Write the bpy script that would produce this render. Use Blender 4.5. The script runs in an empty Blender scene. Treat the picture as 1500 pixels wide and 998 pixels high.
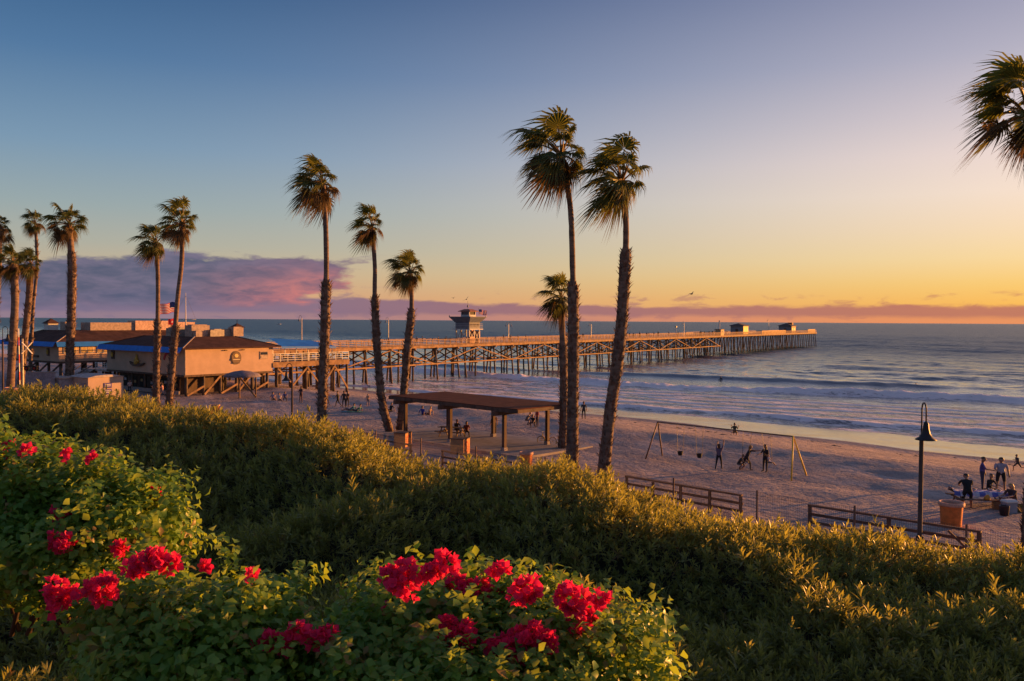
import bpy, math, random
import numpy as np
from mathutils import Vector, Matrix

random.seed(7)
RNG = np.random.default_rng(11)
scene = bpy.context.scene
COL = scene.collection
R = math.radians

# ------------------------------------------------------------------ camera
CAM = Vector((0.0, 0.0, 12.0))
FPX = 1250.0                                   # focal length in photo pixels (1500 wide)
PITCH = math.atan(29.2 / FPX)
ROLL = 0.0064
Fw = Vector((0, math.cos(PITCH), -math.sin(PITCH)))
R0 = Vector((1, 0, 0)); U0 = Vector((0, math.sin(PITCH), math.cos(PITCH)))
Rt = R0 * math.cos(ROLL) + U0 * math.sin(ROLL)
Up = U0 * math.cos(ROLL) - R0 * math.sin(ROLL)
cam_data = bpy.data.cameras.new("camera")
cam_data.sensor_width = 36.0
cam_data.lens = FPX / 1500.0 * 36.0
cam_data.clip_start = 0.1
cam_data.clip_end = 120000.0
cam = bpy.data.objects.new("camera", cam_data)
COL.objects.link(cam)
M = Matrix.Identity(4)
for i in range(3):
    M[i][0] = Rt[i]; M[i][1] = Up[i]; M[i][2] = -Fw[i]; M[i][3] = CAM[i]
cam.matrix_world = M
scene.camera = cam

def ray(px, py):
    return Fw + Rt * ((px - 750.0) / FPX) + Up * ((499.0 - py) / FPX)

def at_z(px, py, z):
    d = ray(px, py)
    return CAM + d * ((z - CAM.z) / d.z)

def at_y(px, py, y):
    d = ray(px, py)
    return CAM + d * (y / d.y)

# ------------------------------------------------------------------ node helper
class E:
    """tiny expression builder over shader Math nodes"""
    def __init__(s, nt, sock): s.nt, s.s = nt, sock
    def _m(s, op, *a, clamp=False):
        n = s.nt.nodes.new('ShaderNodeMath'); n.operation = op; n.use_clamp = clamp
        for i, x in enumerate((s,) + a):
            if isinstance(x, E): s.nt.links.new(x.s, n.inputs[i])
            else: n.inputs[i].default_value = x
        return E(s.nt, n.outputs[0])
    def __add__(s, o): return s._m('ADD', o)
    __radd__ = __add__
    def __sub__(s, o): return s._m('SUBTRACT', o)
    def __rsub__(s, o): return (s * -1.0) + o
    def __mul__(s, o): return s._m('MULTIPLY', o)
    __rmul__ = __mul__
    def __truediv__(s, o): return s._m('DIVIDE', o)
    def pow(s, o): return s._m('POWER', o)
    def max(s, o): return s._m('MAXIMUM', o)
    def min(s, o): return s._m('MINIMUM', o)
    def abs(s): return s._m('ABSOLUTE')
    def sin(s): return s._m('SINE')
    def atan2(s, o): return s._m('ARCTAN2', o)
    def asin(s): return s._m('ARCSINE')
    def sstep(s, a, b):
        n = s.nt.nodes.new('ShaderNodeMapRange'); n.interpolation_type = 'SMOOTHSTEP'
        s.nt.links.new(s.s, n.inputs['Value'])
        for k, x in (('From Min', a), ('From Max', b)):
            if isinstance(x, E): s.nt.links.new(x.s, n.inputs[k])
            else: n.inputs[k].default_value = x
        return E(s.nt, n.outputs[0])

def lin(c):
    return tuple(((v / 255.0) / 12.92 if v / 255.0 < 0.04045 else ((v / 255.0 + 0.055) / 1.055) ** 2.4) for v in c)

def ramp(nt, fac, stops, interp='LINEAR'):
    n = nt.nodes.new('ShaderNodeValToRGB'); cr = n.color_ramp; cr.interpolation = interp
    while len(cr.elements) < len(stops): cr.elements.new(0.5)
    for e, (p, c) in zip(cr.elements, stops):
        e.position = p; e.color = (*c[:3], 1)
    nt.links.new(fac.s if isinstance(fac, E) else fac, n.inputs[0])
    return n.outputs[0]

def mixc(nt, fac, a, b, mode='MIX', clamp=True):
    n = nt.nodes.new('ShaderNodeMix'); n.data_type = 'RGBA'; n.blend_type = mode; n.clamp_factor = clamp
    for k, x in (('Factor', fac), ('A', a), ('B', b)):
        i = [q for q in n.inputs if q.name == k and (q.type == 'RGBA' or k == 'Factor' and q.type == 'VALUE')][0]
        if isinstance(x, E): nt.links.new(x.s, i)
        elif isinstance(x, (int, float)): i.default_value = x
        elif isinstance(x, (tuple, list)): i.default_value = (*x[:3], 1)
        else: nt.links.new(x, i)
    return [q for q in n.outputs if q.type == 'RGBA'][0]

def noise(nt, vec, scale, detail=3, rough=0.55, dist=0.0):
    n = nt.nodes.new('ShaderNodeTexNoise')
    n.inputs['Scale'].default_value = scale; n.inputs['Detail'].default_value = detail
    n.inputs['Roughness'].default_value = rough; n.inputs['Distortion'].default_value = dist
    if vec is not None: nt.links.new(vec, n.inputs['Vector'])
    return E(nt, n.outputs[0])

def combine(nt, x, y, z):
    n = nt.nodes.new('ShaderNodeCombineXYZ')
    for i, v in enumerate((x, y, z)):
        if isinstance(v, E): nt.links.new(v.s, n.inputs[i])
        else: n.inputs[i].default_value = v
    return n.outputs[0]

def split(nt, vec):
    n = nt.nodes.new('ShaderNodeSeparateXYZ'); nt.links.new(vec, n.inputs[0])
    return [E(nt, o) for o in n.outputs]

# ------------------------------------------------------------------ sky, sun, exposure
SUN_AZ = R(62.0)       # clockwise from +Y (the view axis): the sun stands right of the frame
GLOW_AZ = R(51.0)      # middle of the bright part of the sky
SUN_EL = R(3.3)
SUN_STR = 5.0
world = bpy.data.worlds.new("World"); scene.world = world
world.use_nodes = True
nt = world.node_tree; nt.nodes.clear()
out = nt.nodes.new('ShaderNodeOutputWorld'); bg = nt.nodes.new('ShaderNodeBackground')
tc = nt.nodes.new('ShaderNodeTexCoord')
dx, dy, dz = split(nt, tc.outputs['Generated'])
el = dz.asin()                                        # elevation, radians
az = dx.atan2(dy)                                     # azimuth from +Y towards +X
hor = (dx * dx + dy * dy).pow(0.5).max(1e-4)
cs = (dx * math.sin(GLOW_AZ) + dy * math.cos(GLOW_AZ)) / hor
near = cs.max(0.0).pow(2.95) * 1.08
def ey(y): return math.atan((470.0 - y) / FPX)
EMAX = R(90)
def stops(tab): return [(max(0.0, e / EMAX), lin(c)) for e, c in tab]
tabL = [(0.0, (206, 150, 130)), (ey(440), (208, 162, 128)), (ey(405), (196, 176, 146)), (ey(370), (174, 174, 160)),
        (ey(320), (152, 168, 170)), (ey(240), (122, 152, 177)), (ey(120), (82, 120, 160)), (ey(0), (54, 93, 136)),
        (R(35), (76, 103, 144)), (R(60), (98, 110, 148)), (R(90), (110, 116, 152))]
tabR = [(0.0, (255, 172, 84)), (ey(447), (255, 190, 84)), (ey(420), (255, 206, 112)), (ey(385), (255, 220, 158)), (ey(345), (255, 224, 186)),
        (ey(300), (255, 229, 208)), (ey(250), (246, 222, 212)), (ey(200), (224, 207, 208)), (ey(120), (188, 182, 197)), (ey(0), (145, 147, 175)),
        (R(38), (126, 128, 164)), (R(62), (116, 120, 156)), (R(90), (110, 116, 152))]
elp = el.max(0.0) / EMAX
sky_col = mixc(nt, near, ramp(nt, elp, stops(tabL)), ramp(nt, elp, stops(tabR)), clamp=False)
# cloud bank: a large grey-violet bank at the left, a thin low band all along the horizon
cv = combine(nt, az * 9.0, el * 34.0, 0.0)
n1 = noise(nt, cv, 1.3, 6, 0.55, 0.3)
n2 = noise(nt, combine(nt, az * 26.0, el * 90.0, 3.0), 1.0, 5, 0.6, 0.4)
def ax(x): return math.atan((x - 750.0) / FPX)
wob = (n1 - 0.5) * 0.034 + (n2 - 0.5) * 0.024
top = (az.sstep(ax(-200), ax(330)) * 0.016) + ey(402)
bank = (top + wob * 0.8 - el).sstep(-0.002, 0.0045)
right_edge = ax(528) - (ey(395) - el).max(0.0) * 1.1
bank = bank * (right_edge + (n1 - 0.5) * 0.16 + (n2 - 0.5) * 0.06 - az).sstep(-0.008, 0.022)
bank = bank * (el - ey(455) + wob).sstep(-0.004, 0.012)
low_top = ey(446.5) + (ax(760) - az).sstep(-0.05, 0.42) * 0.012
band = (low_top + wob * 0.42 - el).sstep(-0.002, 0.0035)
thin = (el + wob * 0.22).sstep(ey(466), ey(458))      # clear strip above the sea line
band = band * (thin * 0.75 + 0.25)
wisp = ((low_top + 0.012 + wob * 0.7 - el).sstep(-0.002, 0.006)) * n2.sstep(0.52, 0.68) * 0.55
pink = az.sstep(ax(230), ax(500)) * (ey(392) - el + (n1 - 0.5) * 0.05).sstep(-0.006, 0.03)
c_bank = mixc(nt, n2.sstep(0.3, 0.75), lin((82, 90, 116)), lin((120, 112, 136)))
c_bank = mixc(nt, az.sstep(ax(260), ax(480)) * 0.45, c_bank, lin((140, 104, 124)))
c_bank = mixc(nt, pink * (n2.sstep(0.28, 0.70) * 0.8 + 0.2), c_bank, lin((214, 126, 118)))
c_band = mixc(nt, az.sstep(ax(150), ax(900)), lin((126, 112, 138)), lin((158, 112, 118)))
c_band = mixc(nt, az.sstep(ax(700), ax(1500)), c_band, lin((192, 122, 100)))
c_strip = mixc(nt, az.sstep(ax(0), ax(1400)), lin((138, 122, 142)), lin((242, 152, 98)))
sky_col = mixc(nt, (ey(452) - el).sstep(-0.004, 0.012) * 0.85, sky_col, c_strip)
sky_col = mixc(nt, wisp, sky_col, c_band)
sky_col = mixc(nt, band * 0.96, sky_col, c_band)
sky_col = mixc(nt, bank * 0.97, sky_col, c_bank)
neb = nt.nodes.new('ShaderNodeTexSky'); neb.sky_type = 'NISHITA'; neb.sun_disc = False
neb.sun_elevation = SUN_EL; neb.sun_rotation = SUN_AZ
neb.air_density = 1.2; neb.dust_density = 2.0
sky_col = mixc(nt, 0.002, sky_col, neb.outputs[0], 'ADD')
nt.links.new(sky_col, bg.inputs['Color']); bg.inputs['Strength'].default_value = 0.45
nt.links.new(bg.outputs[0], out.inputs[0])

sun_d = bpy.data.lights.new("sun", 'SUN'); sun_d.energy = SUN_STR; sun_d.angle = R(0.6); sun_d.color = (1.0, 0.40, 0.09)
sun = bpy.data.objects.new("sun", sun_d); COL.objects.link(sun)
sdir = Vector((math.sin(SUN_AZ) * math.cos(SUN_EL), math.cos(SUN_AZ) * math.cos(SUN_EL), math.sin(SUN_EL)))
sun.rotation_euler = sdir.to_track_quat('Z', 'Y').to_euler(); sun.location = (60, 60, 60)
scene.view_settings.view_transform = 'Standard'; scene.view_settings.look = 'None'
scene.view_settings.exposure = 1.15; scene.view_settings.gamma = 1.0
scene.cycles.max_bounces = 6; scene.cycles.transparent_max_bounces = 6

# ------------------------------------------------------------------ materials
MATS = {}
def mat(name, col, rough=0.7, var=0.25, scale=3.0, bump=0.0, bscale=None, metal=0.0, col2=None, transl=None, attr=None, spec=0.4, stretch=None, coord='Object'):
    """principled material with noise-driven colour variation and optional fine relief"""
    if name in MATS: return MATS[name]
    m = bpy.data.materials.new(name); m.use_nodes = True; t = m.node_tree
    p = t.nodes['Principled BSDF']; o = t.nodes['Material Output']
    c = t.nodes.new('ShaderNodeTexCoord'); vec = c.outputs[coord]
    if stretch:
        mp = t.nodes.new('ShaderNodeMapping'); mp.inputs['Scale'].default_value = stretch
        t.links.new(vec, mp.inputs[0]); vec = mp.outputs[0]
    n = noise(t, vec, scale, 4, 0.6)
    a = tuple(v * (1 - var) for v in col); b = col2 or tuple(min(1, v * (1 + var)) for v in col)
    cc = mixc(t, n.sstep(0.32, 0.68), a, b)
    if attr:
        an = t.nodes.new('ShaderNodeAttribute'); an.attribute_name = 'rnd'
        e = E(t, an.outputs['Fac'])
        cc = mixc(t, e, cc, attr)
    t.links.new(cc, p.inputs['Base Color'])
    p.inputs['Roughness'].default_value = rough; p.inputs['Metallic'].default_value = metal
    p.inputs['Specular IOR Level'].default_value = spec
    if bump:
        bn = t.nodes.new('ShaderNodeBump'); bn.inputs['Strength'].default_value = 0.8; bn.inputs['Distance'].default_value = bump
        t.links.new(noise(t, vec, bscale or scale * 4, 4, 0.65).s, bn.inputs['Height']); t.links.new(bn.outputs[0], p.inputs['Normal'])
    if transl:
        tr = t.nodes.new('ShaderNodeBsdfTranslucent')
        mx = t.nodes.new('ShaderNodeMixShader'); mx.inputs[0].default_value = transl[1]
        t.links.new(mixc(t, 1.0, cc, transl[0], 'MULTIPLY') if len(transl) > 2 else mixc(t, 0.75, cc, transl[0]), tr.inputs[0])
        t.links.new(p.outputs[0], mx.inputs[1]); t.links.new(tr.outputs[0], mx.inputs[2]); t.links.new(mx.outputs[0], o.inputs[0])
    MATS[name] = m
    return m

# ------------------------------------------------------------------ mesh builder
class MB:
    def __init__(s): s.v, s.f, s.m = [], [], []
    def add(s, verts, faces, mi=0):
        k = len(s.v); s.v += [tuple(p) for p in verts]; s.f += [tuple(i + k for i in f) for f in faces]; s.m += [mi] * len(faces); return s
    def box(s, c, size, rz=0.0, mi=0, rot=None):
        hx, hy, hz = (q / 2 for q in size); c = Vector(c)
        rm = rot if rot is not None else Matrix.Rotation(rz, 3, 'Z')
        vs = [c + rm @ Vector((x * hx, y * hy, z * hz)) for z in (-1, 1) for x, y in ((-1, -1), (1, -1), (1, 1), (-1, 1))]
        return s.add(vs, [(0, 3, 2, 1), (4, 5, 6, 7), (0, 1, 5, 4), (1, 2, 6, 5), (2, 3, 7, 6), (3, 0, 4, 7)], mi)
    def beam(s, a, b, w, h, mi=0, up=(0, 0, 1)):
        a, b = Vector(a), Vector(b); d = (b - a); L = d.length; d.normalize(); u = Vector(up)
        if abs(d.dot(u)) > 0.98: u = Vector((0, 1, 0))
        x = d.cross(u).normalized(); u = x.cross(d)
        rm = Matrix((x, d, u)).transposed()
        return s.box((a + b) / 2, (w, L, h), rot=rm, mi=mi)
    def tube(s, pts, rad, n=8, mi=0, cap=True, ring_noise=0.0):
        pts = [Vector(p) for p in pts]
        if not hasattr(rad, '__len__'): rad = [rad] * len(pts)
        vs = []; ref = Vector((1, 0, 0))
        for i, p in enumerate(pts):
            d = (pts[min(i + 1, len(pts) - 1)] - pts[max(i - 1, 0)]).normalized()
            if abs(d.dot(ref)) > 0.95: ref = Vector((0, 1, 0)) if abs(d.y) < 0.9 else Vector((0, 0, 1))
            x = (ref - d * ref.dot(d)).normalized(); y = d.cross(x)
            for k in range(n):
                a = 2 * math.pi * k / n; r = rad[i] * (1 + (random.random() - 0.5) * ring_noise)
                vs.append(p + (x * math.cos(a) + y * math.sin(a)) * r)
        fs = [(i * n + k, i * n + (k + 1) % n, (i + 1) * n + (k + 1) % n, (i + 1) * n + k) for i in range(len(pts) - 1) for k in range(n)]
        if cap: fs += [tuple(range(n - 1, -1, -1)), tuple((len(pts) - 1) * n + k for k in range(n))]
        return s.add(vs, fs, mi)
    def lathe(s, c, prof, n=16, mi=0):
        c = Vector(c); vs = []
        for r, z in prof:
            for k in range(n):
                a = 2 * math.pi * k / n; vs.append(c + Vector((r * math.cos(a), r * math.sin(a), z)))
        fs = [(i * n + k, i * n + (k + 1) % n, (i + 1) * n + (k + 1) % n, (i + 1) * n + k) for i in range(len(prof) - 1) for k in range(n)]
        return s.add(vs, fs, mi)
    def prism(s, poly, z0, z1, mi=0):
        n = len(poly)
        vs = [(p[0], p[1], z0) for p in poly] + [(p[0], p[1], z1) for p in poly]
        return s.add(vs, [tuple(range(n - 1, -1, -1)), tuple(range(n, 2 * n))] + [(k, (k + 1) % n, n + (k + 1) % n, n + k) for k in range(n)], mi)
    def mesh(s, name, mats, smooth=False):
        me = bpy.data.meshes.new(name); me.from_pydata(s.v, [], s.f)
        for q in (mats if isinstance(mats, (list, tuple)) else [mats]): me.materials.append(q)
        me.polygons.foreach_set('material_index', s.m)
        if smooth: me.polygons.foreach_set('use_smooth', [True] * len(s.f))
        me.update(); return me
    def build(s, name, mats, parent=None, smooth=False, loc=None):
        return link(name, s.mesh(name, mats, smooth), parent, loc)

def link(name, me, parent=None, loc=None):
    o = bpy.data.objects.new(name, me); COL.objects.link(o)
    if parent is not None: o.parent = parent
    if loc is not None: o.location = loc
    return o

def tag(o, label=None, cat=None, group=None, kind=None):
    if label: o['label'] = label
    if cat: o['category'] = cat
    if group: o['group'] = group
    if kind: o['kind'] = kind
    return o

def thing(name, loc, label, cat, group=None, rz=0.0):
    o = bpy.data.objects.new(name, None); COL.objects.link(o); o.location = loc; o.rotation_euler = (0, 0, rz)
    o.empty_display_size = 0.2
    return tag(o, label, cat, group)

def copy_tree(o, parent=None):
    c = o.copy(); COL.objects.link(c)
    if parent is not None: c.parent = parent
    for ch in o.children: copy_tree(ch, c)
    return c

def np_mesh(name, V, F, material, rnd=None, smooth=False):
    """big mesh from numpy arrays; F is (n,3) or (n,4)"""
    me = bpy.data.meshes.new(name); k = F.shape[1]
    me.vertices.add(len(V)); me.vertices.foreach_set('co', np.ascontiguousarray(V, dtype=np.float32).ravel())
    me.loops.add(F.size); me.loops.foreach_set('vertex_index', np.ascontiguousarray(F, dtype=np.int32).ravel())
    me.polygons.add(len(F)); me.polygons.foreach_set('loop_start', np.arange(0, F.size, k, dtype=np.int32))
    if smooth: me.polygons.foreach_set('use_smooth', np.ones(len(F), dtype=bool))
    me.materials.append(material)
    if rnd is not None:
        a = me.attributes.new('rnd', 'FLOAT', 'POINT'); a.data.foreach_set('value', np.ascontiguousarray(rnd, dtype=np.float32))
    me.update(calc_edges=True); me.validate()
    return me

def vnoise(x, y, seed=0):
    """smooth 2-D value noise, -1..1, vectorised"""
    xi = np.floor(x).astype(np.int64); yi = np.floor(y).astype(np.int64); fx = x - xi; fy = y - yi
    fx = fx * fx * (3 - 2 * fx); fy = fy * fy * (3 - 2 * fy)
    def h(a, b):
        n = (a * 374761393 + b * 668265263 + seed * 974711) & 0x7fffffff
        n = ((n ^ (n >> 13)) * 1274126177) & 0x7fffffff
        return ((n ^ (n >> 16)) & 0xffff) / 32767.5 - 1.0
    return (h(xi, yi) * (1 - fx) + h(xi + 1, yi) * fx) * (1 - fy) + (h(xi, yi + 1) * (1 - fx) + h(xi + 1, yi + 1) * fx) * fy

# ------------------------------------------------------------------ terrain profile (s: towards the sea, t: along the shore to the right)
NX, NY = 0.70, 0.7141
def st(x, y): return x * NX + y * NY, x * NY - y * NX
def xy(s, t): return s * NX + t * NY, s * NY - t * NX
GS = [-200, -1, 1.5, 8, 14, 22, 25, 34, 50, 56, 60.5, 63, 71, 80, 87, 93, 100, 130, 160, 220, 420]
GZ = [10.3, 10.2, 8.2, 7.8, 6.6, 3.1, 2.65, 2.25, 2.34, 2.52, 2.70, 2.50, 1.50, .44, .22, 0.0, -.25, -1.0, -1.6, -2.5, -5]
def ground(x, y):
    s, t = st(x, y)
    wig = 2.2 * vnoise(t / 30.0, t * 0 + 3.3, 4) + 1.0 * vnoise(t / 9.0, t * 0 + 1.3, 5)
    k = np.clip((s - 45) / 12, 0, 1) * np.clip((100 - s) / 12, 0, 1)
    z = np.interp(s + wig * k, GS, GZ)
    return z + 0.05 * vnoise(x / 2.3, y / 2.3, 1) * np.clip((95 - s) / 20, 0, 1) + 0.02 * vnoise(x / .8, y / .8, 2) * np.clip((78 - s) / 10, 0, 1)
def gz(x, y): return float(ground(np.array([x], float), np.array([y], float))[0])
def foot(px, d):
    """ground point under photo column px at distance y = d"""
    x = at_y(px, 520, d).x
    return Vector((x, d, gz(x, d)))
def place(px, py, it=6):
    """the ground point seen at a photo pixel"""
    z = 2.5
    for _ in range(it):
        p = at_z(px, py, z); z = gz(p.x, p.y)
    return Vector((p.x, p.y, z))
def hpx(y): return y / FPX                           # metres per photo pixel at distance y
# ================================================================== SETTING
def sand_mat():
    m = bpy.data.materials.new('sand'); m.use_nodes = True; t = m.node_tree; p = t.nodes['Principled BSDF']
    g = t.nodes.new('ShaderNodeNewGeometry'); pos = g.outputs['Position']
    an = t.nodes.new('ShaderNodeAttribute'); an.attribute_name = 'wet'
    wet = E(t, an.outputs['Fac'])
    n1 = noise(t, pos, 0.35, 5, 0.6); n2 = noise(t, pos, 3.2, 4, 0.7); n3 = noise(t, pos, 1.1, 4, 0.6)
    dry = mixc(t, n1.sstep(0.35, 0.65), (.30, .240, .222), (.40, .322, .290))
    dry = mixc(t, n2.sstep(0.60, 0.70) * 0.55, dry, (.44, .35, .32))
    dry = mixc(t, n2.sstep(0.42, 0.34) * 0.6, dry, (.17, .125, .12))
    wn = (wet + (n3 - 0.5) * 0.10)
    wm = wn.sstep(0.47, 0.56); damp = wn.sstep(0.26, 0.5)
    col = mixc(t, damp * 0.45, dry, (.20, .14, .12))
    trk = noise(t, combine(t, split(t, pos)[0] * 1.4 + split(t, pos)[1] * .5, split(t, pos)[1] * .22, 1.0), 0.5, 4, .6)
    col = mixc(t, trk.sstep(.55, .62) * (1.0 - wm) * 0.6, col, (.52, .41, .37))
    col = mixc(t, wm, col, (.30, .155, .095))
    t.links.new(col, p.inputs['Base Color'])
    rough = (1.0 - wm) * 0.80 + (n3.sstep(.3, .7) * 0.06 + 0.13)
    t.links.new(rough.s, p.inputs['Roughness'])
    t.links.new(((wm) * 0.35 + 0.15).s, p.inputs['Specular IOR Level'])
    vor = t.nodes.new('ShaderNodeTexVoronoi'); vor.inputs['Scale'].default_value = 1.7; vor.feature = 'SMOOTH_F1'
    mp = t.nodes.new('ShaderNodeVectorMath'); mp.operation = 'ADD'
    nn = t.nodes.new('ShaderNodeTexNoise'); nn.inputs['Scale'].default_value = 2.0; t.links.new(pos, nn.inputs['Vector'])
    t.links.new(pos, mp.inputs[0]); t.links.new(nn.outputs['Color'], mp.inputs[1]); t.links.new(mp.outputs[0], vor.inputs['Vector'])
    hgt = (E(t, vor.outputs['Distance']) * 0.9 + n2 * 0.7 + noise(t, pos, 9, 3, .6) * 0.25) * (1.0 - wn.sstep(0.10, 0.5) * 0.985)
    b = t.nodes.new('ShaderNodeBump'); b.inputs['Strength'].default_value = 1.0; b.inputs['Distance'].default_value = 0.20
    t.links.new(hgt.s, b.inputs['Height']); t.links.new(b.outputs[0], p.inputs['Normal'])
    return m

def grid_faces(nr, nc):
    i = np.arange(nr - 1)[:, None] * nc + np.arange(nc - 1)[None, :]
    i = i.ravel(); return np.stack([i, i + 1, i + nc + 1, i + nc], 1)

SAND_S0 = 22.0
ss = np.arange(SAND_S0, 135, 0.6); tt = np.arange(-300, 140, 0.9)
S, T = np.meshgrid(ss, tt, indexing='ij'); X, Y = xy(S, T); Z = ground(X, Y)
wig = 2.2 * vnoise(T / 30.0, T * 0 + 3.3, 4) + 1.0 * vnoise(T / 9.0, T * 0 + 1.3, 5)
wet = np.interp(S + wig, [60, 72, 80.5, 84.0, 88], [0, 0.04, 0.16, 0.60, 1.0])
V = np.stack([X.ravel(), Y.ravel(), Z.ravel()], 1)
me = np_mesh('sand_beach', V, grid_faces(*S.shape)[:, ::-1], sand_mat(), smooth=True)
a = me.attributes.new('wet', 'FLOAT', 'POINT'); a.data.foreach_set('value', wet.ravel().astype(np.float32))
sand = tag(link('sand_beach', me), kind='structure')

m_dirt = mat('dirt', (.055, .042, .03), .95, .3, 2.0, .03, 8)
ss = np.arange(-60, SAND_S0 + .01, 1.0); tt = np.arange(-300, 141, 2.0)
S, T = np.meshgrid(ss, tt, indexing='ij'); X, Y = xy(S, T)
me = np_mesh('bluff_ground', np.stack([X.ravel(), Y.ravel(), ground(X, Y).ravel()], 1), grid_faces(*S.shape)[:, ::-1], m_dirt, smooth=True)
tag(link('bluff_ground', me), kind='structure')

# ---- sea
def wave1(t): return np.where(t > -99, 148 + 0.3 * (t + 35), 128.8) + 1.6 * vnoise(t / 14, t * 0 + 9, 3)
def wave2(t): return 103.5 + 0.15 * (t + 25) + 1.6 * vnoise(t / 11, t * 0 + 5, 7)
def bore(ds, front, back): return np.where(ds < 0, np.exp(-(ds / front) ** 2), np.exp(-(ds / back) ** 2))
yr = np.concatenate([np.arange(70, 240, 0.42), np.geomspace(240, 900, 230), np.geomspace(910, 60000, 90)])
ac = np.concatenate([np.linspace(-80, -38, 26), np.linspace(-37.5, 37.5, 640), np.linspace(38, 80, 26)]) * math.pi / 180
A, Yr = np.meshgrid(ac, yr); rad = Yr
X = rad * np.sin(A) ; Yc = rad * np.cos(A)
S, T = st(X, Yc)
d1 = S - wave1(T); d2 = S - wave2(T)
amp1 = 1.0 + 0.30 * vnoise(T / 20, T * 0 + 2, 8) + .30 * vnoise(T / 7.5, T * 0, 16) + .30 * vnoise(T / 2.6, S / 2.0, 17) + .26 * vnoise(T / 1.1, S / 1.0, 18)
amp2 = 0.36 + 0.12 * vnoise(T / 12, T * 0 + 7, 9) + .08 * vnoise(T / 1.7, S / 1.2, 19)
Zs = .70 * amp1 * bore(d1, 1.9, 5.0) + amp2 * bore(d2, .8, 3.0)
off = np.clip((S - 150) / 30, 0, 1)
fade = np.clip((1400 - S) / 1000, 0, 1)
for L, am, ph, sk in ((24, .30, .3, .05), (33, .34, 1.7, -.06), (15, .14, .9, .16), (9.3, .07, 2.2, -.28)):
    q = (S + sk * T + 3.0 * vnoise(T / 40, S / 60, 21)) * 2 * math.pi / L + ph
    Zs += am * off * fade * (np.abs(np.sin(q / 2)) ** 1.5 * -2 + 1.0) * (0.75 + .6 * vnoise(S / 45, T / 60, 15)) * -0.8
swell = 0.75 * bore(S - (176 + .2 * T + 3 * vnoise(T / 25, T * 0, 6)), 2.5, 6) * np.clip(vnoise(T / 45, T * 0 + 4, 12) * 1.2 + .6, 0, 1)
Zs += swell
chop = np.clip((S - 95) / 10, 0.12, 1) * (.20 + .80 * np.clip((S - 148) / 20, 0, 1)) * fade
Zs += (0.13 * vnoise(S / 2.6, T / 6.0, 31) + 0.09 * vnoise(S / 1.4 + .3 * T / 3, T / 3.4, 32) + .05 * vnoise(S / .8, T / 1.9, 33) + .22 * off * vnoise(S / 6.5, T / 15 + S / 40, 34)) * chop
edge = np.clip((104 - S) / 8, 0, 1)
Zs += edge * (0.055 * vnoise(T / 9, T * 0 + 1, 41) + 0.03 * vnoise(T / 3.5, T * 0 + 2, 42)) - 0.02
foam = 1.18 * np.where(d1 < 0.6, np.exp(-np.clip(-d1, 0, 99) / 8.5), np.exp(-((d1 - .6) / 3.6) ** 2))
foam = np.maximum(foam, 1.0 * np.where(d2 < .3, np.exp(-np.clip(-d2, 0, 99) / 3.4), np.exp(-((d2 - .3) / 1.6) ** 2)))
foam = np.maximum(foam, 0.68 * np.clip((150 - S) / 30, 0, 1) * np.clip((wave1(T) + 1 - S) / 2, 0, 1))
for k, sk in enumerate((109.5, 115.0, 120.5, 126.0, 134.0)):
    dk = S - (sk + (.15 + .04 * k) * (T + 45) + 1.8 * vnoise(T / 12, T * 0 + k, 60 + k) + .5 * vnoise(T / 2.5, T * 0 + k, 70 + k))
    foam = np.maximum(foam, (.55 + .6 * vnoise(T / 7, T * 0 + k, 80 + k)) * np.exp(-(dk / np.where(dk < 0, 1.5, .4)) ** 2) * 1.35)
    Zs += .10 * bore(dk, .5, 1.4) * np.clip((S - 98) / 6, 0, 1)
for k in range(3):
    dk = S - (163 + 11 * k + .24 * (T + 35) + 3 * vnoise(T / 22, T * 0 + k, 90 + k))
    foam = np.maximum(foam, 1.1 * np.clip(vnoise(T / 16, T * 0 + k, 95 + k) * 1.6 - .35, 0, 1) * np.exp(-(dk / 1.0) ** 2))
depth = Zs - ground(X, Yc)
foam = np.maximum(foam, 0.8 * np.exp(-(np.clip(depth, 0, 9) / .03) ** 2) * np.clip((100 - S) / 4, 0, 1))

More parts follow.
